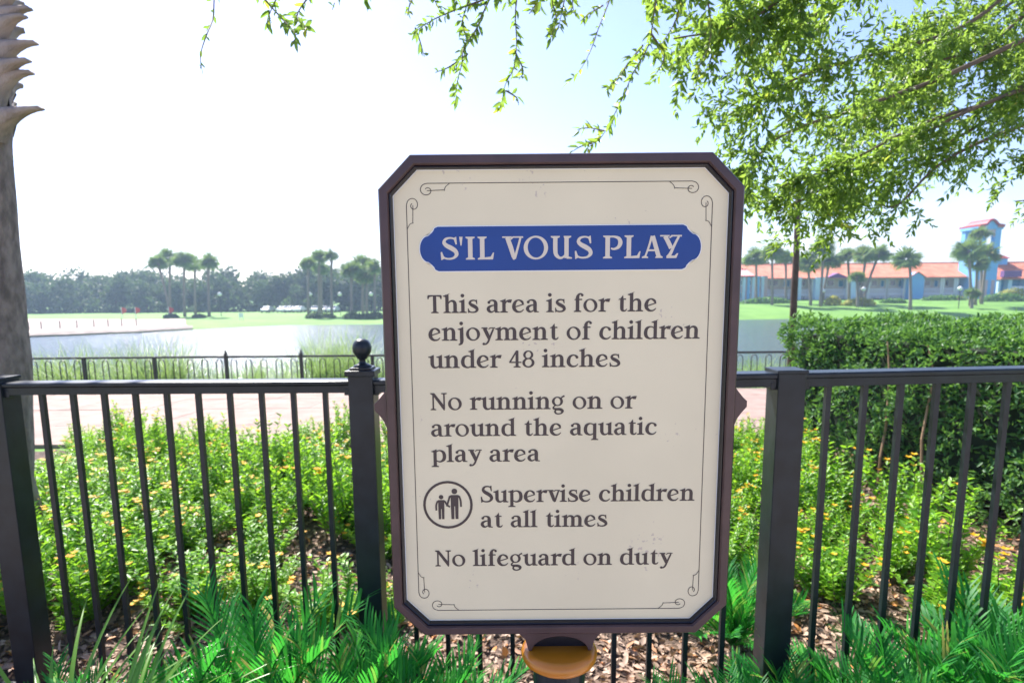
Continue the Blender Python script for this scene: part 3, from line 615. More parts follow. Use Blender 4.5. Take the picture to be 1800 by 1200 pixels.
# ------------------------------------------------------------------ palm trunk on the left
ptop, pbot = at(-36, 0, 4.2), at(-20, 640, 4.2)
palm = empty('palm_tree', (pbot.x-.03, 4.2, float(hgt(pbot.x, 4.2))), 'tall palm trunk with cut leaf boots beside the left fence post', 'palm tree')
b0 = palm.location.copy()
tr = [(b0.x, 4.2, b0.z-.05)]; rr = [.26]
zz = np.linspace(.2, 5.4, 40)
for z in zz:
    x = pbot.x+(ptop.x-pbot.x)*(z-pbot.z)/(ptop.z-pbot.z); tr.append((x, 4.2, z)); rr.append(float(np.interp(z, [0, at(0, 640, 4.2).z, at(0, 400, 4.2).z, at(0, 214, 4.2).z, 5], [.25, .245, .180, .148, .148]))*(1+.012*math.sin(z*47)+.01*math.sin(z*83+1)))
MB().tube(tr, rr, 28).build('trunk', M['palmbark'], palm, smooth=True)
def bootmesh(ln, up, tag_):
    # broad woody leaf base that narrows, bends outwards and ends in a blunt cut
    mb = MB(); n = 9
    for i in range(n):
        t = i/(n-1); o_ = ln*(t**1.15); z = up*(1-(1-t)**2.2); wdt = .10*(1-t)**1.5+.026; th = .095*(1-t)**1.6+.015
        for a, c in ((-1, -.25), (-.55, -1), (.55, -1), (1, -.25), (.8, .5), (0, .25), (-.8, .5)):
            mb.v.append((o_+c*th*-.25, a*wdt, z+c*th))
    for i in range(n-1):
        for k in range(7): mb.f.append((i*7+k, i*7+(k+1) % 7, (i+1)*7+(k+1) % 7, (i+1)*7+k))
    mb.f.append(tuple(range((n-1)*7, n*7)))
    return mb.mesh('leaf_boot', M['boot'], True)
boots = [bootmesh(.17, .10, 0), bootmesh(.16, .13, 1), bootmesh(.20, .08, 2), bootmesh(.15, .12, 3)]
z = at(10, 205, 4.2).z-.03; k = 0
specials = [(214, 85, 2), (160, 52, 1), (138, 62, 0), (102, 60, 0), (72, 56, 1), (52, 56, 3), (26, 54, 1), (4, 52, 0)]
for v, ue, bi in specials:      # the row seen in outline on the right side
    z0 = at(20, v, 4.2).z; x = pbot.x+(ptop.x-pbot.x)*(z0-pbot.z)/(ptop.z-pbot.z)
    tip = at(ue, v-20, 4.2).x; ln = {0: .17, 1: .16, 2: .20, 3: .15}[bi]
    s = max(.5, (tip-x-.02)/ln)
    link('leaf_boot', boots[bi], palm, Matrix.Translation(Vector((x+.10, 4.12, z0-.04))-b0) @ Matrix.Rotation(random.uniform(-.25, .1), 4, 'Z') @ Matrix.Diagonal((s, 1, 1, 1)))
for i in range(100):
    z0 = at(20, 214, 4.2).z+i*.024; a = i*2.4+.5; x = pbot.x+(ptop.x-pbot.x)*(z0-pbot.z)/(ptop.z-pbot.z)
    if z0 < at(20, 0, 4.2).z+.1 and (a % (2*math.pi) < .45 or a % (2*math.pi) > 5.85): continue
    m4 = Matrix.Translation(Vector((x+.11*math.cos(a), 4.2+.11*math.sin(a), z0-.02))-b0) @ Matrix.Rotation(a, 4, 'Z') @ Matrix.Diagonal((.72+.12*math.sin(i*7), 1.1, 1.1, 1))
    link('leaf_boot', boots[i % 4], palm, m4)
# crown above the frame
def fan_pts(n, r0, ln, P, D, N, Ls, Ws, c, spread=2.6, droop=.5):
    for i in range(n):
        az = rng.uniform(0, 2*math.pi); el = math.asin(rng.uniform(-.72, .99))
        d = np.array([math.cos(az)*math.cos(el), math.sin(az)*math.cos(el), math.sin(el)])
        hub = c+d*r0*rng.uniform(.15, 1.05); s = np.cross(d, [0, 0, 1.0]); s /= np.linalg.norm(s)+1e-6; upv = np.cross(s, d); ro = rng.uniform(-1.1, 1.1); s, upv = s*math.cos(ro)+upv*math.sin(ro), upv*math.cos(ro)-s*math.sin(ro)
        for q in np.linspace(-spread/2, spread/2, 11):
            dd = d*math.cos(q)+s*math.sin(q)*.9+upv*.1; dd = dd+np.array([0, 0, -droop*(.3+abs(q)*.25)])
            P.append(hub); D.append(dd); N.append(upv+rng.normal(size=3)*.15); Ls.append(ln*(1-.16*abs(q))*rng.uniform(.85, 1.1)); Ws.append(ln*.085)
P, D, N, Ls, Ws = [], [], [], [], []
fan_pts(34, .9, 1.0, P, D, N, Ls, Ws, np.array([0, 0, 0.0]))
link('crown', leaves_mesh('near_palm_crown', M['palm'], P, D, N, np.array(Ls), np.array(Ws), BLADE), palm, Matrix.Translation(Vector((tr[-1][0], 4.2, 5.6))-b0))

# ------------------------------------------------------------------ far palms
crowns = []
for s in range(4):
    P, D, N, Ls, Ws = [], [], [], [], []
    fan_pts((40, 50, 44, 34)[s], (.62, .7, .8, .55)[s], 1.42, P, D, N, Ls, Ws, np.array([.1*s, -.1, 0]), spread=2.3, droop=(.35, .6, .45, .75)[s])
    crowns.append(leaves_mesh('palm_crown', M['palm'], P, D, N, np.array(Ls), np.array(Ws), BLADE))
def farpalm(u, v, vb, Y, dia, label, lean=0, group='palms standing beyond the lake', sq=.92):
    c = at(u, v, Y); g = at(u+lean, vb, Y); gz_ = float(hgt(g.x, Y)); 
    o = empty('palm_tree', (g.x, Y, gz_), label, 'palm tree', group)
    s = dia*Y/F/3.5; zc = c.z
    pts = [(g.x+(c.x-g.x)*t**1.5, Y, gz_-.2+(zc-gz_+.2)*t) for t in np.linspace(0, 1, 6)]
    MB().tube(pts, [.34, .27, .24, .23, .24, .27], 8).build('trunk', M['palmbark'], o, smooth=True)
    link('crown', crowns[int(u) % 4], o, Matrix.Translation(Vector((c.x, Y, zc))-o.location) @ Matrix.Rotation(u, 4, 'Z') @ Matrix.Diagonal((s, s, s*sq, 1)))
LP = [(277, 462, 545, 116, 34, 'palm leaning out at the left of the left lakeside palm clump', 22), (299, 453, 545, 120, 38, 'tallest palm of the left lakeside clump'),
      (324, 457, 545, 118, 40, 'middle palm of the left lakeside clump with full crown'), (343, 464, 545, 124, 38, 'palm right of centre in the left lakeside clump'),
      (367, 460, 545, 117, 40, 'rightmost palm of the left lakeside clump'), (542, 463, 548, 112, 30, 'low left palm of the three beside the sign'),
      (561, 452, 548, 116, 32, 'middle palm of the group left of the sign above parked cars'), (583, 449, 548, 114, 30, 'thin palm with small crown, tallest near the sign'),
      (565, 473, 548, 120, 28, 'short palm under the taller ones above parked cars'), (618, 474, 548, 110, 38, 'left palm of the dense clump touching the sign edge'),
      (638, 464, 548, 114, 40, 'tall full palm in the clump touching the sign edge'), (659, 470, 548, 109, 36, 'palm half hidden by the left edge of the sign'), (645, 487, 548, 112, 34, 'lowest palm crown in clump touching the sign edge')]
for q in LP: farpalm(*q[:4], q[4]*1.15, q[5], *(q[6:] or ()))
RP = [(1329, 453, 533, 122, 46, 'pale leafed palm just right of the sign frame', 0), (1357, 444, 533, 118, 48, 'round crowned palm left of the slim brown post', 0), (1381, 452, 533, 124, 34, 'small palm tucked behind the slim brown post', 0),
      (1419, 462, 537, 116, 56, 'wide dark palm just right of the slim brown post', 6), (1448, 434, 537, 114, 50, 'tall palm above the purple gable', -6), (1459, 458, 537, 120, 50, 'lower palm crown behind the tall palm by purple gable', -14),
      (1490, 450, 536, 122, 42, 'yellowish palm left of the twin leaning trunks', 2), (1523, 448, 538, 116, 46, 'left palm of the leaning pair before the red roof', -12), (1545, 447, 538, 118, 44, 'right palm of the leaning pair before the red roof', -28),
      (1506, 487, 533, 112, 30, 'short palm standing below the leaning pair', 2), (1599, 456, 543, 106, 56, 'single round palm on the lawn before the blue gabled bay', 1),
      (1702, 440, 535, 112, 56, 'left palm of the clump before the blue tower', 4), (1735, 447, 535, 116, 52, 'right palm of the clump before the blue tower', -10), (1722, 412, 535, 120, 36, 'tallest palm rising in front of the tower arch', 2), (1718, 462, 535, 114, 44, 'drooping lowest large palm before the blue tower', -4),
      (1708, 516, 540, 108, 30, 'young short palm at the foot of the tower clump', 0)]
for q in RP: farpalm(*q[:5], q[5], q[6], 'palms on the lawn before the red roofed building')

# ------------------------------------------------------------------ far wood
tcr = []
for s in range(5):
    n = 1700; k = 10; cen = np.column_stack([rng.uniform(-3, 3, k), rng.uniform(-3, 3, k), rng.uniform(2.4, 7.8, k)]); rad = rng.uniform(1.6, 2.7, k)
    cen[0] = (0, 0, 4); cen[1] = (0, 0, 6.5)
    w_ = rng.integers(0, k, n); dd = rdir(n); P = cen[w_]+dd*(rad[w_][:, None])*rng.uniform(.55, 1.05, n)[:, None]
    tcr.append((leaves_mesh('tree_crown', M['far'], P, rdir(n), dd+rng.normal(size=(n, 3))*.5, rng.uniform(.5, .95, n), rng.uniform(.4, .7, n), QUAD)))
tmesh = MB().tube([(0, 0, -.5), (.1, 0, 2.5), (0, .1, 5)], [.3, .24, .12], 7).tube([(.1, 0, 2.2), (1.2, .4, 4.4)], [.14, .06], 5).tube([(.1, 0, 2.6), (-1.3, -.2, 5)], [.14, .06], 5).mesh('tree_trunk', M['bark'])
for i in range(96):
    row = i % 3; x = -160+i*2.55+random.uniform(-1.4, 1.4); y = 150+row*7+random.uniform(-2, 2)
    h = random.uniform(.78, 1.06)*(1.0+.07*math.sin(x*.09)+.04*math.sin(x*.31)); 
    if row == 0: h *= .82
    o = empty('broadleaf_tree', (x, y, float(hgt(x, y))), 'dark hazy tree in the continuous wood beyond the lake', 'tree', 'trees of the wood beyond the lake')
    o.rotation_euler.z = random.uniform(0, 6.28); o.scale = (h*1.25, h*1.25, h*1.16)
    link('trunk', tmesh, o); link('crown', tcr[i % 5], o)
# low understorey in front of the wood
n = 9000; x = rng.uniform(-165, 70, n); y = 146+rng.uniform(-1.5, 1.5, n)
P = np.column_stack([x, y, hgt(x, y)+rng.uniform(0, 1, n)**.8*(2.2+1.0*np.sin(x*.35)+.8*np.sin(x*.91))])
link('undergrowth', leaves_mesh('undergrowth', M['far'], P, rdir(n), rdir(n), .9, .7, QUAD), None, label='dark undergrowth along the foot of the far wood', kind='stuff')

# ------------------------------------------------------------------ shrubs, flags, cars and lamps beyond the lake
def shrub(x, y, rx, ry, h, mt, label, n=500, group=None, s=.35, name='shrub'):
    z0 = float(hgt(x, y)); dd = rdir(n); dd[:, 2] = abs(dd[:, 2]); P = np.column_stack([dd[:, 0]*rx, dd[:, 1]*ry, dd[:, 2]*h])*rng.uniform(.75, 1.04, n)[:, None]
    o = link(name, leaves_mesh(name, mt, P, rdir(n), dd+rng.normal(size=(n, 3))*.4, s, s*.7, QUAD), None, Matrix.Translation((x, y, z0)), label=label, cat='shrub', group=group)
    return o
for u, Y, rx, h, lb in ((552, 108, 1.7, 1.0, 'dark low shrub shape added for the shadow under the palms nearest the parked cars'), (572, 110, 1.9, .8, 'flat dark shrub shape added for the shadow below the thin tall palm'), (620, 106, 1.8, 1.2, 'rounded shrub at the left foot of the palm clump by the sign'), (640, 104, 2.2, .9, 'wide reddish brown shrub under the clump by the sign'), (660, 107, 1.6, 1.2, 'shrub half hidden by the sign edge under palms'), (300, 112, 1.4, .7, 'low shrub at the foot of the tallest left palm'), (350, 112, 1.3, .6, 'small shrub right of the left palm clump')):  # first two are dark shapes added for the shadows under the palms
    shrub(at(u, 550, Y).x, Y, rx, 1.0, h, M['far'], lb, 500)
YB = 134.0
def BX(u, Y=YB): return at(u, 510, Y).x
def BZ(u, v, Y=YB): return at(u, v, Y).z
for u, lb in ((213, 'red flag on a pole, leftmost on the far shore'), (237, 'red flag second from the left above the sand'), (296, 'red flag beside the left palm clump')):
    Y = 112; x = at(u, 540, Y).x; g = float(hgt(x, Y)); o = empty('flag', (x, Y, g), lb, 'flag', 'red flags on the far shore')
    MB().tube([(x, Y, g), (x, Y, g+2.1)], .05, 6).build('pole', M['white'], o)
    MB().add([(x+.05, Y, g+2.05), (x+.45, Y+.12, g+1.9), (x+.95, Y-.05, g+1.75), (x+.8, Y+.1, g+1.2), (x+.4, Y-.1, g+.9), (x+.05, Y, g+.7),
              (x+.05, Y+.03, g+2.05), (x+.45, Y+.15, g+1.9), (x+.95, Y-.02, g+1.75), (x+.8, Y+.13, g+1.2), (x+.4, Y-.07, g+.9), (x+.05, Y+.03, g+.7)], [(0,5,4,1),(1,4,3,2),(6,7,10,11),(7,8,9,10),(0,1,7,6),(1,2,8,7),(2,3,9,8),(3,4,10,9),(4,5,11,10)]).build('cloth', M['red'], o)
Y = 104; x = at(423, 545, Y).x; g = float(hgt(x, Y)); o = empty('notice_board', (x, Y, g), 'small white notice board alone on the far lawn', 'board')
MB().box((x-.35, Y-.03, g+.4), (x+.35, Y, g+1.15)).build('panel', M['white'], o)
for s in (-.3, .3): MB().box((x+s-.04, Y+.002, g-.1), (x+s+.04, Y+.06, g+1.1)).build('leg', M['white'], o)
sb = MB().box((-.05, -.05, -.3), (.05, .05, 1.1)).mesh('beach_post', M['mud'])
for i, u in enumerate((50, 72, 105, 135, 165, 190, 214, 240)):
    Y = 78+i*1.2; x = at(u, 570, Y).x
    link('beach_post', sb, None, Matrix.Translation((x, Y, float(hgt(x, Y)))), label='thin dark post standing in a row on the sandy beach', cat='post', group='posts on the sandy beach')
def car(x, y, g, paint, label):
    o = empty('parked_car', (x, y, g), label, 'car', 'cars parked before the far wood')
    MB().prism([(-2.1, .35), (-2.1, .85), (-1.3, 1.0), (1.6, 1.0), (2.15, .9), (2.15, .35)], 'x', -.88, .88).build('body', M[paint], None, bevel=.08)
    b_ = bpy.data.objects[-1] if False else COL.objects[-1]
    b_.parent = o; b_.location = (0, 0, 0)
    c = MB().prism([(-1.2, .98), (-.6, 1.45), (1.0, 1.45), (1.7, .98)], 'x', -.76, .76).build('cabin', M[paint]); c.parent = o
    c = MB().prism([(-1.26, 1.02), (-.72, 1.40), (-.66, 1.41), (-1.18, 1.02)], 'x', -.66, .66).build('windscreen', M['glass']); c.parent = o
    for sx_ in (-.8, .8):
        for sy in (-1.35, 1.35):
            wv = [(sx_-.1, sy+.33*math.cos(R(a)), .33+.33*math.sin(R(a))) for a in range(0, 360, 30)]+[(sx_+.1, sy+.33*math.cos(R(a)), .33+.33*math.sin(R(a))) for a in range(0, 360, 30)]
            c = MB().add(wv, [tuple(range(12)), tuple(range(23, 11, -1))]+[(k, k+12, (k+1) % 12+12, (k+1) % 12) for k in range(12)]).build('wheel', M['tyre']); c.parent = o
        c = MB().box((sx_*.8-.12, -2.13, .62), (sx_*.8+.12, -2.08, .78)).build('headlight', M['globe']); c.parent = o
for u, pt, lb in ((470, 'cars', 'silver car parked furthest left before the far wood'), (497, 'carw', 'white car parked second from left before the far wood'), (512, 'cars', 'silver car parked third from left before the far wood'), (526, 'carw', 'white car parked just left of the lone palm trunk'), (555, 'carw', 'white car parked between the two palm trunks by the sign'), (569, 'cars', 'silver car parked behind the thin palm'), (586, 'carw', 'white car parked rightmost before the far wood')):
    Y = 138; x = at(u, 535, Y).x; car(x, Y, float(hgt(x, Y)), pt, lb)
def lamp(u, v, Y, lb):
    c = at(u, v, Y); g = float(hgt(c.x, Y)); o = empty('street_lamp', (c.x, Y, g), lb, 'lamp', 'white globe lamps by the lake')
    MB().tube([(c.x, Y, g), (c.x, Y, c.z-.3)], .07, 7).build('pole', M['lakefence'], o)
    MB().lathe((c.x, Y, c.z-.34), [(.12, 0), (.34, .16), (.42, .34), (.38, .5), (.2, .64), (.08, .74), (.001, .8)], 14).build('globe', M['globe'], o, smooth=True)
for q in ((386, 517, 118, 'white globe lamp right of the left palm clump'), (545, 517, 118, 'white globe lamp above the parked cars'), (597, 517, 118, 'white globe lamp between the palm groups left of the sign'), (652, 517, 116, 'white globe lamp beside the left edge of the sign'), (1518, 508, 112, 'white globe lamp before the middle balconies'), (1688, 507, 108, 'white globe lamp left of the tower palms'), (1447, 511, 118, 'white globe lamp before the purple gabled bay')): lamp(*q)

# ------------------------------------------------------------------ buildings on the right
def tiled_roof(name, x0, x1, ye, yr, ze, zr, parent, mt, label=None):
    n = int((x1-x0)/.26); mb = MB(); xs_ = np.linspace(x0, x1, n+1)
    for i, x in enumerate(xs_):
        r = .10*(1 if i % 2 else -1)
        mb.v += [(x, ye, ze+r), (x, yr, zr+r), (x, 2*yr-ye, ze+r), (x, ye, ze-.25), (x, 2*yr-ye, ze-.25)]
    for i in range(n):
        a, b_ = i*5, i*5+5; mb.f += [(a, b_, b_+1, a+1), (a+1, b_+1, b_+2, a+2), (a+3, b_+3, b_, a), (a+2, b_+2, b_+4, a+4), (a+4, b_+4, b_+3, a+3)]
    mb.f += [(0, 1, 2, 4, 3), tuple(n*5+k for k in (3, 4, 2, 1, 0))]
    o = mb.build(name, mt, parent)
    MB().tube([(x0, yr, zr+.03), (x1, yr, zr+.03)], .16, 6).build('ridge', mt, o)
    return o
g0 = -.6
zf = BZ(1560, 488); z2 = BZ(1560, 516)           # eaves and first floor level
x0, x1 = BX(1322), BX(1716)
mot = empty('motel_building', ((x0+x1)/2, YB, g0), 'long two storey building with salmon tiled roof and blue bays across the lake', 'building')
MB().box((x0, YB+1.6, g0-.5), (x1, YB+12, zf)).build('wall', M['tan'], mot)
tiled_roof('roof', x0-.5, x1+.3, YB-.9, YB+6.2, zf+.1, BZ(1560, 463, YB+6.2), mot, M['tile'])
MB().box((x0, YB-.02, z2-.2), (x1, YB+1.6, z2+.05)).build('balcony_floor', M['lilac'], mot)
MB().box((x0-.3, YB-.7, zf-.22), (x1, YB-.5, zf+.02)).build('fascia', M['pblue'], mot)
for ua, ub, gab in ((1396, 1404, 0), (1428, 1444, 0), (1490, 1503, 0), (1591, 1617, 1)):
    a, b_ = BX(ua), BX(ub); zt = zf+(.2 if not gab else .0)
    py = MB().box((a, YB-1.2, g0-.4), (b_, YB+1.7, zt)).build('blue_bay', M['pblue'] if not gab else M['lblue'], mot)
    if gab:
        m_ = (a+b_)/2; MB().prism([(a-.15, zt), (b_+.15, zt), (m_, zt+1.1)], 'y', YB-1.3, YB+2.4).build('gable', M['lblue'], py)
        for sa, sb_, za_, zb_ in ((a-.35, m_, zt-.1, zt+1.2), (m_, b_+.35, zt+1.2, zt-.1)):
            MB().bar((sa, YB-1.4, za_), (sb_, YB-1.4, zb_), .3, .16).build('trim', M['tile'], py)
a, b_ = BX(1447), BX(1486); MB().prism([(a, zf+.05), (b_, zf+.05), ((a+b_)/2, zf+1.1)], 'y', YB-1.2, YB+2).build('purple_gable', M['purple'], mot)
def window(mb_par, ua, ub, va, vb, Y, mt='glass', nm='window'):
    f = MB().box((BX(ua, Y), Y-.06, BZ(ua, vb, Y)), (BX(ub, Y), Y+.02, BZ(ua, va, Y))).build(nm, M['white'], mb_par)
    e = .12
    MB().box((BX(ua, Y)+e, Y-.09, BZ(ua, vb, Y)+e), (BX(ub, Y)-e, Y-.062, BZ(ua, va, Y)-e)).build('pane', M[mt], f)
for ua, ub in ((1346, 1394), (1447, 1488), (1527, 1558), (1559, 1589), (1619, 1653), (1657, 1677), (1681, 1708), (1504, 1525), (1405, 1427)):
    w_ = ub-ua
    for va, vb in ((491.5, 503), (519, 529)):
        window(mot, ua+w_*.12, ua+w_*.45, va, vb, YB+1.55)
        if w_ > 24: window(mot, ua+w_*.62, ua+w_*.86, va+.5, vb+1.5, YB+1.55, 'teal', 'door')
    a, b_ = BX(ua), BX(ub)
    for zb_ in (z2+.05, g0+.25):
        r = MB().box((a, YB-.01, zb_+1.0), (b_, YB+.07, zb_+1.1)).build('railing', M['lilac'], mot)
        n = int((b_-a)/.24); mb = MB()
        for k in range(n+1): xx = a+(b_-a)*k/n; mb.box((xx-.06, YB+.0, zb_+.02), (xx+.06, YB+.05, zb_+.998))
        mb.build('railing_bars', M['lilac'], r, kind='stuff')
    for xx in (a, b_): MB().box((xx-.16, YB-.2, g0-.3), (xx+.16, YB+.12, zf-.24)).build('column', M['white'], mot)
# left wing
Yw = 128; x0, x1 = BX(1285, Yw), BX(1349, Yw); zw = BZ(1320, 485, Yw)
wing = empty('motel_wing', ((x0+x1)/2, Yw, -.6), 'end block with blue and pink upright stripes right beside the sign frame', 'building')
MB().box((x0, Yw, -1.2), (x1, Yw+9, zw)).build('wall', M['pink'], wing)
for i in range(7):
    a = x0+.4+(x1-x0-.8)*i/7; MB().box((a, Yw-.35, -1.2), (a+.5, Yw-.002, zw-.05)).build('pilaster', M['lblue' if i % 2 else 'pblue'], wing)
tiled_roof('roof', x0-.4, BX(1326, Yw), Yw-.5, Yw+4.5, zw+.05, zw+1.5, wing, M['redroof'])
for i in range(3):
    ua = 1301+i*15.5
    for va, vb in ((492, 502), (514, 526)): window(wing, ua, ua+3.5, va, vb, Yw-.002)
# tower
Yt = 131; x0, x1 = BX(1712, Yt), BX(1750, Yt); zt = BZ(1730, 403, Yt)
tow = empty('bell_tower', ((x0+x1)/2, Yt, -.6), 'square light blue tower with arched opening and red scalloped cap', 'tower')
xm = (x0+x1)/2; ww = (x1-x0)/2
MB().box((x0, Yt, -1.2), (x1, Yt+5.2, zt-4.2)).build('wall', M['lblue'], tow)
for a, b_ in ((x0, x0+1.2), (x1-1.2, x1)):
    for yy in (Yt, Yt+4.0): MB().box((a, yy, zt-4.2), (b_, yy+1.2, zt)).build('corner_pier', M['lblue'], tow)
MB().box((x0+1.2, Yt+.3, zt-4.2), (x1-1.2, Yt+.5, zt-3.3)).build('parapet', M['pink'], tow)
arch_ = [(x0+1.2, zt), (x0+1.2, zt-1.6)]+[(xm-(ww-1.2)*math.cos(R(a)), zt-1.6+1.2*math.sin(R(a))) for a in range(10, 180, 10)]+[(x1-1.2, zt-1.6), (x1-1.2, zt)]
MB().prism(arch_, 'y', Yt+.1, Yt+.6).build('arch', M['pink'], tow)
MB().box((x0+1.25, Yt+3.9, zt-4.2), (x1-1.25, Yt+4.1, zt-.02)).build('back_wall', M['glass'], tow)
zz_ = lambda v: BZ(1730, v, Yt)
cap_ = [(x0-.3, zt), (x1+.3, zt), (x1+.3, zz_(398)), (xm+ww*.55, zz_(396)), (xm+ww*.28, zz_(390)), (xm, zz_(387)), (xm-ww*.28, zz_(390)), (xm-ww*.55, zz_(396)), (x0-.3, zz_(398))]
tc_ = MB().prism(cap_, 'y', Yt-.1, Yt+5.3).build('cap', M['lblue'], tow)
for p, q in zip(cap_[2:-1], cap_[3:]): MB().bar((p[0], Yt+2.6, p[1]+.15), (q[0], Yt+2.6, q[1]+.15), 6.2, .42).build('coping', M['redroof'], tc_)
MB().box((x0-.35, Yt-.35, zz_(400)), (xm-ww*.6, Yt-.105, zz_(396.5))).build('coping', M['tile'], tc_); MB().box((xm+ww*.6, Yt-.35, zz_(400)), (x1+.35, Yt-.105, zz_(396.5))).build('coping', M['tile'], tc_)
for i in range(3): MB().box((x0+.6+i*1.5, Yt-.06, zz_(520)), (x0+1.3+i*1.5, Yt-.002, zz_(492))).build('panel_strip', M['pink'], tow)
# right building
Yr = 136; x0, x1 = BX(1754, Yr), BX(1900, Yr); ze = BZ(1780, 490, Yr)
rb = empty('motel_end_block', ((x0+x1)/2, Yr, -.6), 'building right of the tower with teal recesses, purple awning and red cupola', 'building')
MB().box((x0, Yr+1.2, -1), (x1, Yr+11, ze)).build('wall', M['teal'], rb)
tiled_roof('roof', x0-.2, x1, Yr-.8, Yr+6, ze+.1, BZ(1780, 461, Yr+6), rb, M['tile'])
for ua, ub in ((1754, 1758), (1771, 1778), (1800, 1804), (1830, 1836)): MB().box((BX(ua, Yr), Yr, -1), (BX(ub, Yr), Yr+1.25, ze-.02)).build('column', M['pblue'], rb)
MB().box((BX(1779, Yr), Yr+.02, BZ(1780, 513, Yr)), (BX(1799, Yr), Yr+.2, BZ(1780, 503, Yr))).build('railing', M['lilac'], rb)
MB().box((BX(1805, Yr), Yr+.02, BZ(1780, 513, Yr)), (BX(1829, Yr), Yr+.2, BZ(1780, 503, Yr))).build('railing', M['lilac'], rb)
MB().box((BX(1754, Yr), Yr-1.3, BZ(1760, 487, Yr)), (BX(1785, Yr), Yr-.2, BZ(1760, 476, Yr))).build('purple_awning', M['purple'], rb)
a, b_ = BX(1767, Yr), BX(1800, Yr)
cu = MB().box((a+.3, Yr+5, BZ(1780, 465, Yr)), (b_-.3, Yr+8, BZ(1780, 452, Yr))).build('cupola', M['lblue'], rb)
MB().add([(a-.2, Yr+4.6, BZ(1780, 452, Yr)), (b_+.2, Yr+4.6, BZ(1780, 452, Yr)), (b_+.2, Yr+8.4, BZ(1780, 452, Yr)), (a-.2, Yr+8.4, BZ(1780, 452, Yr)), (a+1.2, Yr+6.5, BZ(1780, 443, Yr)), (b_-1.2, Yr+6.5, BZ(1780, 443, Yr))], [(0,1,5,4),(1,2,5),(2,3,4,5),(3,0,4),(3,2,1,0)]).build('cupola_roof', M['redroof'], cu)
# planting in front of the buildings
for i, (ua, ub, v, Y, h, mt, lb) in enumerate(((1300, 1392, 536, 122, 1.1, 'hedge', 'dark shrub bank added for the shadow before the striped end block'), (1450, 1478, 537, 117, 1.7, 'yshrub', 'rounded yellow green shrub left of the long yellow one'), (1480, 1540, 538, 115, 1.4, 'yshrub', 'long low yellow green shrub on the lawn below the balconies'),  # first bank is added for the dark shadow below the end block
      (1545, 1592, 538, 120, .8, 'hedge', 'low dark shrub strip left of the single palm'), (1618, 1700, 534, 126, .9, 'hedge', 'dark shrub strip under the right balconies'), (1725, 1800, 532, 122, 1.6, 'hedge', 'dark green hedge mound below the tower'), (1745, 1830, 526, 125, 2.3, 'yshrub', 'yellow green hedge top right of the tower'))):
    a, b_ = at(ua, v, Y).x, at(ub, v, Y).x
    shrub((a+b_)/2, Y, (b_-a)/2, .9, h, M[mt], lb, int(500+60*(b_-a)), s=.4)

# ------------------------------------------------------------------ slim post behind the hedge
px = at(1396, 545, 8.2); o = empty('wooden_post', (px.x, 8.2, float(hgt(px.x, 8.2))), 'slim brown post rising behind the left end of the hedge', 'post')
M['brown'] = mat('brown_post', (.09, .055, .045), .7, var=.3, scale=10)
MB().tube([(px.x, 8.2, o.location.z), (at(1400, 440, 8.2).x, 8.2, at(1400, 440, 8.2).z), (at(1402, 380, 8.2).x, 8.2, at(1402, 380, 8.2).z), (at(1403, 350, 8.2).x, 8.2, at(1403, 350, 8.2).z)], [.05, .042, .038, .036], 10).build('shaft', M['brown'], o, smooth=True)
MB().tube([(at(1403, 349.5, 8.2).x, 8.2, at(1403, 349.5, 8.2).z), (at(1403, 345, 8.2).x, 8.2, at(1403, 345, 8.2).z)], .048, 10).build('cap', M['brown'], o)

# ------------------------------------------------------------------ hedge
A = Vector((at(1380, 560, 6.7).x, 6.7, 0)); Bv = Vector((at(1800, 600, 4.2).x+.25, 2.9, 0))
hd = (Bv-A).normalized(); hn = Vector((hd.y, -hd.x, 0)); hn = hn if hn.x < 0 else -hn; ln = (Bv-A).length; dep = 1.9; ht = 1.19
hedge = empty('clipped_hedge', ((A.x+Bv.x)/2+.8, (A.y+Bv.y)/2, -.15), 'tall clipped dark green hedge behind the right railing', 'hedge')
e = .13
q = [A+hd*e-hn*e, Bv-hd*e-hn*e, Bv-hd*e-hn*(dep-e), A+hd*e-hn*(dep-e)]
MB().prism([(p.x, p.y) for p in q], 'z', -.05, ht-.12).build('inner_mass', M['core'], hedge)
def hedge_pts(n):
    P = []; Nn = []
    areas = np.array([ln*ht, ln*dep, dep*ht]); pr_ = areas*np.array([1, .8, 1]); pr_ /= pr_.sum(); f = rng.choice(3, n, p=pr_)
    a, c, dd = rng.random(n), rng.random(n), -abs(rng.normal(size=n))*.06+rng.uniform(-.02, .035, n)
    for i in range(n):
        if f[i] == 0: p = A+hd*(a[i]*ln); z = c[i]*(ht+.4)-.4; nn = hn; p = p+hn*dd[i]
        elif f[i] == 1: p = A+hd*(a[i]*ln)-hn*(c[i]*dep); z = ht+dd[i]*.8; nn = Vector((0, 0, 1))
        else: p = A-hn*(a[i]*dep)-hd*dd[i]; z = c[i]*(ht+.4)-.4; nn = -hd
        if f[i] != 1 and z < -.2 and rng.random() < .5: continue
        bulge = .05*math.sin(p.x*5.1+p.y*3.7+z*4)+.04*math.sin(p.y*9.3+z*7.7)
        P.append((p.x+nn.x*bulge, p.y+nn.y*bulge, z+nn.z*bulge)); Nn.append(tuple(nn))
    return np.array(P), np.array(Nn)
P, Nn = hedge_pts(9500)
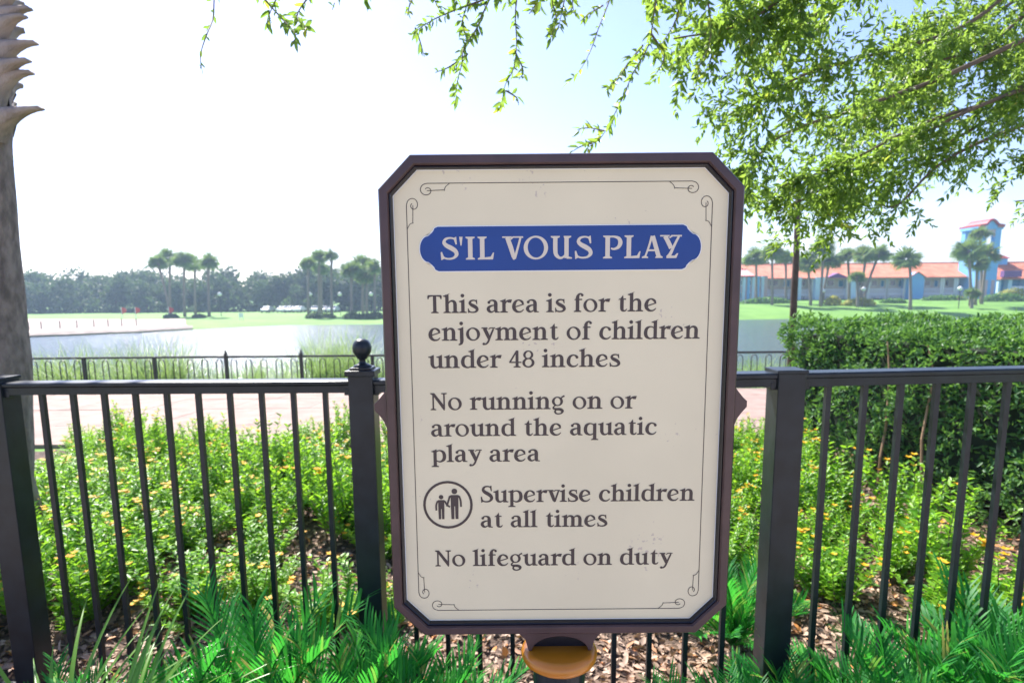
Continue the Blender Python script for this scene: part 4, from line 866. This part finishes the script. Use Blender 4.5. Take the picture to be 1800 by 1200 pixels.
# whorls of leaves round each shoot tip
PP = np.repeat(P, 4, 0); NN = np.repeat(Nn, 4, 0); n = len(PP); D = unit(NN*.5+rng.normal(size=(n, 3))*.75+np.array([0, 0, .25]))
rv = np.clip(np.repeat(rng.random(len(P)), 4)*.75+rng.random(n)*.2, 0, .93); rv[rng.random(n) < .006] = 1.0
me = leaves_mesh('hedge_leaves', M['hedge'], PP+rng.normal(size=(n, 3))*.012, D, NN+rng.normal(size=(n, 3))*.5, rng.uniform(.035, .068, n), rng.uniform(.014, .026, n), LEAF, rv)
link('foliage', me, hedge, Matrix.Translation(-hedge.location), kind='stuff')
for u, Y in ((1537, 5.25), (1620, 4.85)):
    tt = (A.y-Y)/(A.y-Bv.y); p = A+(Bv-A)*tt+hn*.025
    pts = [(p.x+.03*math.sin(k*1.7+Y*3), p.y+.03*math.cos(k*2.3), -.2+k*.26) for k in range(6)]
    MB().tube(pts, [.013, .012, .011, .010, .009, .006], 6).build('bare_stem', mat('tan_stem', (.30, .18, .10), .7), hedge)

# ------------------------------------------------------------------ flower bed plants
def bedplant(seed):
    P, D, N, Ls, Ws, SB_ = [], [], [], [], [], MB(); fl = []
    for s in range(24):
        az = rng.uniform(0, 6.283); tilt = rng.uniform(.05, .85); L0 = rng.uniform(.28, .56)*(1-.25*tilt)
        base = np.array([rng.normal()*.05, rng.normal()*.05, 0]); d = np.array([math.cos(az)*math.sin(tilt), math.sin(az)*math.sin(tilt), math.cos(tilt)])
        pts = []
        for i in range(5):
            t = i/4; p = base+d*L0*t+np.array([0, 0, .06*t*(1-t)]); pts.append(tuple(p))
        SB_.tube(pts, [.003, .003, .0025, .002, .0015], 3, cap=False)
        for i in range(15):
            t = .2+.8*(i/14.0); p = base+d*L0*t
            for sg in (0, math.pi):
                a = i*1.57+sg+rng.normal()*.3; r_ = np.array([math.cos(a), math.sin(a), .35+rng.normal()*.2])
                P.append(p); D.append(r_+d*.3); N.append(np.array([0, 0, 1])+rng.normal(size=3)*.35); k = 1-.35*t
                Ls.append(.058*k*rng.uniform(.75, 1.25)); Ws.append(.027*k)
        if rng.random() < .13: fl.append(base+d*(L0+.012))
    fm = leaves_mesh('bed_leaves', M['bed'], P, D, N, np.array(Ls), np.array(Ws), LEAF)
    FP, FD, FN = [], [], []
    for c in fl:
        for q in range(rng.integers(1, 4)):
            cc = c+rng.normal(size=3)*.022
            for k in range(5):
                a = k*1.2566; FP.append(cc); FD.append((math.cos(a), math.sin(a), .45)); FN.append((-.4*math.cos(a), -.4*math.sin(a), 1))
    pm = leaves_mesh('bed_flowers', M['petal'], FP, FD, FN, .024, .017, QUAD) if FP else None
    return fm, SB_.mesh('bed_stems', M['twig']), pm
kinds = [bedplant(i) for i in range(7)]
hl = lambda x, y: ((x-A.x)*hn.x+(y-A.y)*hn.y)    # positive = on the camera side of the hedge
cnt = 0; spots = []
for iy, y in enumerate(np.arange(3.15, 7.6, .335)):
    for x in np.arange(-6.8, 6.0, .36):
        xx = x+random.uniform(-.15, .15)+.2*(iy % 2); yy = y+random.uniform(-.13, .13)
        u_, v_ = proj((xx, yy, -.1))
        if u_ < -110 or u_ > 1880: continue
        if hl(xx, yy) < .25 or xx > A.x-.1: continue
        small = 1.0
        if yy < 4.1:      # patches of bare mulch next to the railing
            skip = (350 < u_ < 640 and not (400 < u_ < 500) and random.random() < .42) or (570 < u_ < 640 and random.random() < .4) or (u_ <= 350 and yy < 3.3 and random.random() < .6) \
                or (640 <= u_ < 1440 and not (1240 < u_ < 1340 and yy > 3.5)) or (u_ > 1440 and yy < 3.4 and random.random() < .5)
            if skip and random.random() < .5: continue
            if skip: small = .42
        if 495 < u_ < 555 and yy < 4.6: continue
        if 1460 < u_ < 1540 and 5.0 < yy < 5.9: continue
        if u_ < 130 and yy > 5.9: continue
        if yy > 6.6 and math.sin(xx*2.1)+math.sin(xx*4.7+1) < -.1: continue
        spots.append((xx, yy, small))
for xx, yy, small in spots:
    fm, sm, pm = kinds[random.randrange(7)]; s = random.uniform(.72, 1.2)*(1.0 if yy < 6 else .9)*small
    o = empty('flowering_plant', (xx, yy, float(hgt(xx, yy))+.01), 'leafy bright green bedding plant with small yellow flowers behind the black railing', 'plant', 'yellow flowering bedding plants')
    o.rotation_euler.z = random.uniform(0, 6.28); o.scale = (s*1.15, s*1.15, s*(1.02+.26*math.sin(xx*1.9+yy*2.3)+random.uniform(-.1, .14)))
    link('foliage', fm, o); link('stem', sm, o)
    if pm: link('flowers', pm, o, kind='stuff')
# mulch chips and fallen leaves
n = 46000; x = rng.uniform(-4.6, 4.6, n); y = 2.2+5.4*rng.random(n)**1.7
P = np.column_stack([x, y, hgt(x, y)+.03+rng.random(n)*.02]); D = rdir(n); D[:, 2] *= .3
link('leaf_litter', leaves_mesh('leaf_litter', M['litter'], P, D, np.array([0, 0, 1])+rng.normal(size=(n, 3))*.4, rng.uniform(.025, .07, n), rng.uniform(.012, .034, n), LEAF), None, label='dry brown fallen leaves and bark chips covering the bed', kind='stuff')

# ------------------------------------------------------------------ cycads in front of the railing
def frond(seed, L0=.7, lw=.0095, ll=.18, n=30):
    P, D, N, Ls, Ws = [], [], [], [], []; pts = []
    for i in range(n):
        t = i/(n-1); pts.append((L0*t, 0, .10*L0*math.sin(t*2.2)-.16*L0*t*t))
    for i in range(4, n):
        t = i/(n-1); p = np.array(pts[i]); tg = np.array(pts[min(i+1, n-1)])-np.array(pts[i-1]); tg /= np.linalg.norm(tg)
        for s in (-1, 1):
            k = .72+.28*math.sin(math.pi*min(1, t*.9+.05)); w_ = rng.normal(size=3)*.06
            D.append(tg*(.85+.45*t)+np.array([0, s*.62, 0])+np.array([0, 0, .46])+w_); P.append(p)
            N.append(np.array([-tg[2], -s*.7, tg[0]*.9])+rng.normal(size=3)*.12); Ls.append(ll*k*rng.uniform(.88, 1.1)); Ws.append(lw*rng.uniform(1.05, 1.35))
    lm = leaves_mesh('frond_leaflets', M['cycad'], P, D, N, np.array(Ls), np.array(Ws), BLADE)
    return lm, MB().tube(pts[::4]+[pts[-1]], [.004]*len(pts[::4])+[.002], 4).mesh('frond_stem', M['cycad'])
fr = [frond(i, L0, lw, ll) for i, (L0, lw, ll) in enumerate(((.68, .0092, .19), (.62, .0098, .17), (.74, .009, .20), (.58, .009, .165)))]
def cycad(x, y, label, nf=22, s=1.0, tilt0=.1):
    o = empty('cycad', (x, y, GZ+.02), label, 'cycad', 'cycads in front of the railing')
    for i in range(nf):
        az = i*2.39996+x*7; t = (i+.5)/nf; tilt = -(1.42-.95*(1-t)**.8)+tilt0*math.sin(i*5)
        lm, sm = fr[(i+int(abs(x)*10)) % 4]
        m4 = Matrix.Rotation(az, 4, 'Z') @ Matrix.Rotation(tilt, 4, 'Y') @ Matrix.Rotation(random.uniform(-.5, .5), 4, 'X') @ Matrix.Scale(s*random.uniform(.82, 1.08), 4)
        f = link('frond', sm, o, m4); link('leaflets', lm, f)
cy_ = [(-1.22, 1.90, 'cycad with upright dark fronds left of centre at the bottom edge', .86), (-.98, 2.08, 'cycad with tall fronds reaching up before the left railing', 1.0), (-.62, 2.02, 'cycad with dense fronds before the middle of the left railing', .92), (-.30, 1.95, 'cycad left of the sign post before the ball topped post', .86), (-.02, 1.78, 'cycad just left of the gold post cap', .62),
       (.68, 1.86, 'low cycad with spreading fronds right of the sign post', .66), (1.02, 2.0, 'cycad before the right square fence post', .74), (1.38, 2.02, 'cycad right of the square fence post with glossy fronds', .86), (1.72, 2.05, 'cycad near the right bottom corner', .92), (2.02, 2.12, 'cycad at the right edge reaching highest', 1.02), (-1.72, 2.05, 'cycad behind the strap leaved plant at the left fence post', .62), (1.12, 2.85, 'low cycad behind the railing beside the square post', .66),
 (-1.0, 1.72, 'small cycad at the bottom edge between strap leaves and the tall cycad', .78), (-.78, 1.76, 'small cycad at the bottom edge left of the ball topped post', .8), (-.48, 1.7, 'small cycad at the bottom edge under the ball topped post', .78), (-.22, 1.66, 'small cycad at the bottom edge left of the gold cap', .66),
 (.82, 1.72, 'small cycad at the bottom edge left of the square post', .68), (1.2, 1.74, 'small cycad at the bottom edge right of the square post', .8), (1.5, 1.8, 'small cycad at the bottom edge under the right railing', .86), (1.8, 1.82, 'small cycad in the right bottom corner', .9)]
for x, y, lb, s in cy_: cycad(x, y, lb, 24, s*(.92 if y < 2.5 else 1))
# strap leaved plant at the left bottom corner
def arching(name, base, n, L0, wd, mt, label, cat, group=None, lean=(0, 0), nseg=9, tilt=(.2, 1.0), flat=True):
    o = empty(name, base, label, cat, group); me_l = []
    for i in range(n):
        az = rng.uniform(0, 6.283); tl = rng.uniform(*tilt); l = L0*rng.uniform(.7, 1.1); mb = MB()
        d = np.array([math.cos(az), math.sin(az)])
        p = np.array([rng.normal()*.02, rng.normal()*.02, 0.0]); a = math.pi/2-tl
        for k in range(nseg+1):
            t = k/nseg; w_ = wd*(1-t**2.2)*.5+.0004; sd_ = np.array([-d[1], d[0], 0])
            mb.v += [tuple(p+sd_*w_), tuple(p-np.array([0, 0, w_*.5])), tuple(p-sd_*w_)]
            p = p+np.array([d[0]*math.cos(a), d[1]*math.cos(a), math.sin(a)])*l/nseg; a -= 1.15*tl/nseg+.05
            if k: mb.f += [(k*3-3, k*3-2, k*3+1, k*3), (k*3-2, k*3-1, k*3+2, k*3+1)]
        me_l.append(mb)
    return o, me_l
for x, y, lb in ((-1.5, 1.75, 'yellow green strap leaved plant arching at the bottom left corner'), (-1.28, 1.68, 'second strap leaved plant right of the corner one')):
    o, ms = arching('strap_leaf_plant', (x, y, GZ+.22), 64, .72, .018, M['strap'], lb, 'plant', 'strap leaved plants at the bottom left')
    for mb in ms:
        me = mb.mesh('leaf', M['strap'], True); a_ = me.attributes.new('rnd', 'FLOAT', 'POINT'); a_.data.foreach_set('value', np.full(len(me.vertices), rng.random(), np.float32))
        link('leaf', me, o)
# tall grasses along the bank
rk = []
for s in range(4):
    o, ms = arching('tmp', (0, 0, 0), 150, 1.9, .02, M['reed'], None, None, tilt=(.05, .75), nseg=6)
    bpy.data.objects.remove(o); big = MB()
    for mb in ms:
        dx, dy = rng.normal()*.16, rng.normal()*.16; big.add([(p[0]+dx, p[1]+dy, p[2]) for p in mb.v], mb.f)
    me = big.mesh('reed_clump', M['reed'], True); a_ = me.attributes.new('rnd', 'FLOAT', 'POINT'); a_.data.foreach_set('value', np.repeat(rng.random(len(ms)), 21).astype(np.float32)); rk.append(me)
for i in range(64):
    u = -20+i*30.5+random.uniform(-12, 12) if i < 62 else 600+random.uniform(-30, 30)
    tall = (530 < u < 670) or (60 < u < 330); Y = random.uniform(14.6, 17.5) if i % 2 else random.uniform(17, 24)
    s = random.uniform(.42, .6); 
    if tall: s = random.uniform(.62, .9)*(1.15 if 545 < u < 650 else 1.0)
    p = at(u, 640, Y); g = float(hgt(p.x, Y))
    link('tall_grass', rk[i % 4], None, Matrix.Translation((p.x, Y, g)) @ Matrix.Rotation(random.uniform(0, 6), 4, 'Z') @ Matrix.Diagonal((s*1.3, s*1.3, s*(1+.03*(Y-15)), 1)),
         label='wispy tall grass clump on the bank behind the hooped lake railing', cat='grass clump', group='tall grasses on the lake bank')

# ------------------------------------------------------------------ oak boughs
oak = empty('oak_tree', (5.6, 3.4, 0), 'oak with leafy boughs hanging into the top right of the view', 'tree')
MB().tube([(5.6, 3.4, -.2), (5.55, 3.4, 1.5), (5.4, 3.5, 3.0), (5.0, 3.6, 4.2)], [.34, .27, .24, .2], 14).build('trunk', M['bark'], oak, smooth=True)
limbs = [  # (u, v, Y) along each bough, twigs, dense?
 ([(2300, -250, 3.6), (1960, 20, 3.6), (1800, 140, 3.5), (1620, 225, 3.4), (1480, 275, 3.3), (1360, 330, 3.2)], 60, .30, 4.2),
 ([(2200, -300, 3.4), (1850, -60, 3.4), (1700, 30, 3.3), (1540, 105, 3.2), (1400, 160, 3.1), (1290, 200, 3.0)], 62, .30, 4.2),
 ([(2150, -50, 4.0), (1900, 90, 4.0), (1760, 190, 3.9), (1640, 270, 3.8), (1520, 320, 3.7), (1420, 345, 3.6)], 50, .28, 4.0),
 ([(2100, -280, 4.4), (1860, -40, 4.3), (1700, 70, 4.2), (1560, 170, 4.1), (1440, 235, 4.0)], 55, .34, 4.2),
 ([(2000, -200, 3.9), (1830, 0, 3.9), (1730, 60, 3.8), (1640, 130, 3.8), (1560, 190, 3.7)], 55, .34, 4.2),
 ([(2100, 100, 4.2), (1900, 120, 4.2), (1800, 110, 4.1), (1710, 80, 4.0), (1620, 40, 4.0)], 46, .32, 4.0),
 ([(2250, 40, 3.5), (1900, 120, 3.5), (1700, 200, 3.4), (1560, 280, 3.4), (1450, 340, 3.3), (1350, 385, 3.2)], 26, .22, 3.6),
 ([(2200, -120, 3.4), (1700, 100, 3.3), (1520, 170, 3.3), (1400, 230, 3.2), (1310, 290, 3.1), (1290, 320, 3.1)], 26, .2, 3.6),
 ([(2150, 120, 3.7), (1800, 220, 3.7), (1660, 290, 3.7), (1560, 350, 3.7), (1530, 375, 3.7)], 12, .18, 3.6),
 ([(2100, 200, 3.9), (1930, 240, 3.9), (1850, 275, 3.8), (1790, 300, 3.8)], 10, .22, 3.2),
 ([(2100, 260, 3.9), (1930, 310, 3.9), (1850, 345, 3.8), (1795, 365, 3.8)], 9, .20, 3.2),
 ([(1900, -300, 3.0), (1600, -110, 3.0), (1430, -40, 2.95), (1300, 10, 2.9), (1200, 55, 2.85)], 66, .22, 3.6),
 ([(1800, -320, 3.4), (1560, -90, 3.4), (1480, -10, 3.4), (1420, 40, 3.3), (1350, 90, 3.3)], 22, .22, 3.2),
 ([(1700, -330, 2.8), (1400, -160, 2.8), (1260, -70, 2.75), (1190, -20, 2.7), (1150, 10, 2.7)], 9, .15, 2.8),
 ([(1500, -340, 2.7), (1200, -170, 2.7), (1000, -90, 2.6), (850, -60, 2.6), (650, -75, 2.55), (480, -50, 2.5)], 13, .12, 2.6),
]
LP_, LD, LN, LL, LWd, LR = [], [], [], [], [], []
def twig_leaves(pts, sp, ll, per=1, rv=None):
    C = [np.array(p) for p in catmull([(p[0], p[1], p[2]) for p in pts], 6)]
    s = 0; out = []
    for i in range(1, len(C)):
        d = C[i]-C[i-1]; l = np.linalg.norm(d)
        s += l
        while s > sp:
            s -= sp; dn = d/l
            for _ in range(per):
                r_ = rng.normal(size=3); r_ -= dn*r_.dot(dn); r_ /= np.linalg.norm(r_)
                out.append((C[i]-dn*rng.random()*sp, dn*.75+r_*.75+np.array([0, 0, -.12]), rng.normal(size=3)+np.array([0, 0, .6]), ll*rng.uniform(.6, 1.2), rng.random()))
    return C, out
tw = MB()
def P3(q): return np.array(at(*q))
for pts, nt_, ln_, per in limbs:
    C = catmull([tuple(P3(q)+(rng.normal(size=3)*.035 if q[1] > -100 else 0)) for q in pts], 8); n = len(C); nt_ = int(nt_*1.0)
    dY = pts[0][2]
    MB().tube([tuple(p) for p in C], [.013*(1-i/n)**1.1+.003 for i in range(n)], 6).build('branch', M['twig'], oak, smooth=True)
    for k in range(nt_):
        i = int(rng.uniform(.12, 1.0)**.85*(n-2)); p = np.array(C[i]); d = np.array(C[i+1])-np.array(C[max(0, i-1)]); d /= np.linalg.norm(d)
        dr = d*rng.uniform(.2, 1.0)+rng.normal(size=3)*.5+np.array([-.12, 0, -.22]); dr /= np.linalg.norm(dr)
        l = ln_*rng.uniform(.4, 1.65); q1 = p+dr*l*.35+rng.normal(size=3)*.02; q2 = p+dr*l*.7+np.array([0, 0, -.04*l]); q3 = p+dr*l+np.array([0, 0, -.16*l])
        CC, out = twig_leaves([p, q1, q2, q3], .024, .043 if dY > 3.2 else .05, 2)
        tw.tube([tuple(c) for c in CC[::3]], [.0028]*len(CC[::3]), 3, cap=False)
        for kk in range(4):     # side sprays
            j = rng.integers(3, len(CC)-1); b_ = CC[j]; r_ = rng.normal(size=3)*.7+dr*.6; r_ /= np.linalg.norm(r_)
            C2, o2 = twig_leaves([b_, b_+r_*l*.22, b_+r_*l*.42+np.array([0, 0, -.02])], .018, .04 if dY > 3.2 else .048, 2); out += o2
            tw.tube([tuple(c) for c in C2[::4]], .002, 3, cap=False)
        for a, b_, c, l_, r_ in out:
            LP_.append(a); LD.append(b_); LN.append(c); LL.append(l_); LR.append(r_)
print('oak leaves', len(LP_))
LL = np.array(LL); rv = np.clip(np.array(LR)*.86, 0, .86); rv[rng.random(len(rv)) < .012] = 1
link('foliage', leaves_mesh('oak_leaves', M['oak'], LP_, LD, LN, LL, LL*.33, LEAF, rv), oak, Matrix.Translation(-oak.location), kind='stuff')
# hanging sprays whose leaves can be picked out one by one
sprays = [([(377, -30), (376, 10), (374, 35), (362, 65), (352, 100), (357, 132)], 2.5, .05, 1),
 ([(447, -25), (470, 5), (500, 38), (520, 62), (512, 78)], 2.4, .020, 2), ([(500, -30), (480, 10), (468, 42)], 2.4, .022, 2), ([(560, -25), (535, 5), (522, 30), (540, 50)], 2.4, .022, 2),
 ([(890, -40), (860, 0), (838, 50), (815, 85), (812, 112), (803, 148), (802, 180)], 2.5, .019, 2), ([(850, 0), (812, 14), (776, 28), (745, 45), (726, 60)], 2.5, .024, 2), ([(730, 50), (738, 72), (746, 100)], 2.5, .03, 1), ([(822, 95), (790, 118), (765, 128)], 2.5, .02, 2),
 ([(915, -40), (906, 20), (908, 75), (903, 120), (888, 150), (880, 192)], 2.6, .02, 2), ([(905, 90), (920, 125), (912, 140)], 2.6, .025, 2), ([(890, 160), (908, 172), (912, 185)], 2.6, .03, 1),
 ([(715, -40), (722, -5), (716, 28)], 2.6, .026, 2), ([(765, -40), (762, -8), (770, 15)], 2.6, .026, 2), ([(830, -40), (822, 5), (812, 40), (818, 62)], 2.6, .024, 2), ([(1010, -40), (1006, 5), (1012, 30)], 2.5, .026, 2), ([(600, -30), (590, 0), (584, 18)], 2.5, .03, 1), ([(1200, -40), (1190, 30), (1165, 75), (1150, 100)], 2.6, .02, 2), ([(1240, -30), (1250, 60), (1232, 110), (1226, 135)], 2.6, .02, 2),
 ([(975, -40), (970, 0), (978, 35), (968, 68)], 2.4, .016, 2), ([(1000, -30), (990, 10), (982, 50)], 2.4, .018, 2), ([(940, -30), (945, 0), (930, 25)], 2.4, .022, 2),
 ([(1085, -40), (1068, 10), (1052, 50), (1040, 85), (1022, 120), (1000, 145)], 3.0, .03, 1), ([(1060, 10), (1035, 25), (1020, 38)], 3.0, .02, 2),
 ([(1160, -40), (1150, 20), (1140, 80), (1112, 130), (1098, 165), (1078, 205), (1058, 240), (1030, 262)], 2.45, .016, 2), ([(1130, 80), (1105, 110), (1085, 140), (1066, 158)], 2.45, .018, 2), ([(1145, 60), (1168, 100), (1150, 135)], 2.45, .018, 2), ([(1062, 230), (1035, 225), (1015, 228)], 2.45, .025, 2), ([(1040, 252), (1020, 258), (1004, 268)], 2.45, .03, 1)]
leafone = leaves_mesh('oak_leaf', M['oak'], [(0, 0, 0)], [(1, 0, 0)], [(0, 0, 1)], 1.0, .32, LEAF, np.array([.45]))
leafyel = leaves_mesh('oak_leaf_yellow', M['oak'], [(0, 0, 0)], [(1, 0, 0)], [(0, 0, 1)], 1.0, .36, LEAF, np.array([1.2]))
nl = 0; rest = []
for pts, Y, sp, per in sprays:
    C, out = twig_leaves([tuple(P3((u, v, Y+.1*math.sin(i*1.3)))) for i, (u, v) in enumerate(pts)], sp, .046, per)
    b = MB().tube([tuple(c) for c in C[::2]], [.0032*(1-i/len(C[::2]))+.0008 for i in range(len(C[::2]))], 4).build('twig', M['twig'], oak)
    for a, d, nrm, l_, r_ in out:
        if nl >= 300: rest.append((a, d, nrm, l_)); continue
        d = Vector(d).normalized(); s = Vector(nrm).cross(d).normalized(); n3 = d.cross(s)
        m4 = Matrix((d, s, n3)).transposed().to_4x4() @ Matrix.Scale(float(l_), 4); m4.translation = Vector(a)-oak.location
        link('leaf', leafyel if rng.random() < .05 else leafone, oak, m4); nl += 1
if rest: link('small_leaves', leaves_mesh('oak_rest', M['oak'], [r[0] for r in rest], [r[1] for r in rest], [r[2] for r in rest], np.array([r[3] for r in rest]), np.array([r[3]*.32 for r in rest]), LEAF), oak, Matrix.Translation(-oak.location), kind='stuff')

# ------------------------------------------------------------------ air
HZ = bpy.data.materials.new('haze_air'); HZ.use_nodes = True; t = HZ.node_tree; t.nodes.clear()
ou = t.nodes.new('ShaderNodeOutputMaterial'); pv = t.nodes.new('ShaderNodeVolumePrincipled'); pv.inputs['Color'].default_value = (.58, .78, 1, 1); pv.inputs['Density'].default_value = .0008; pv.inputs['Anisotropy'].default_value = .3
t.links.new(pv.outputs[0], ou.inputs['Volume'])
MB().box((-420, -30, -5.2), (420, 420, 26)).build('haze', HZ, kind='stuff', label='thin pale air haze over the lake')
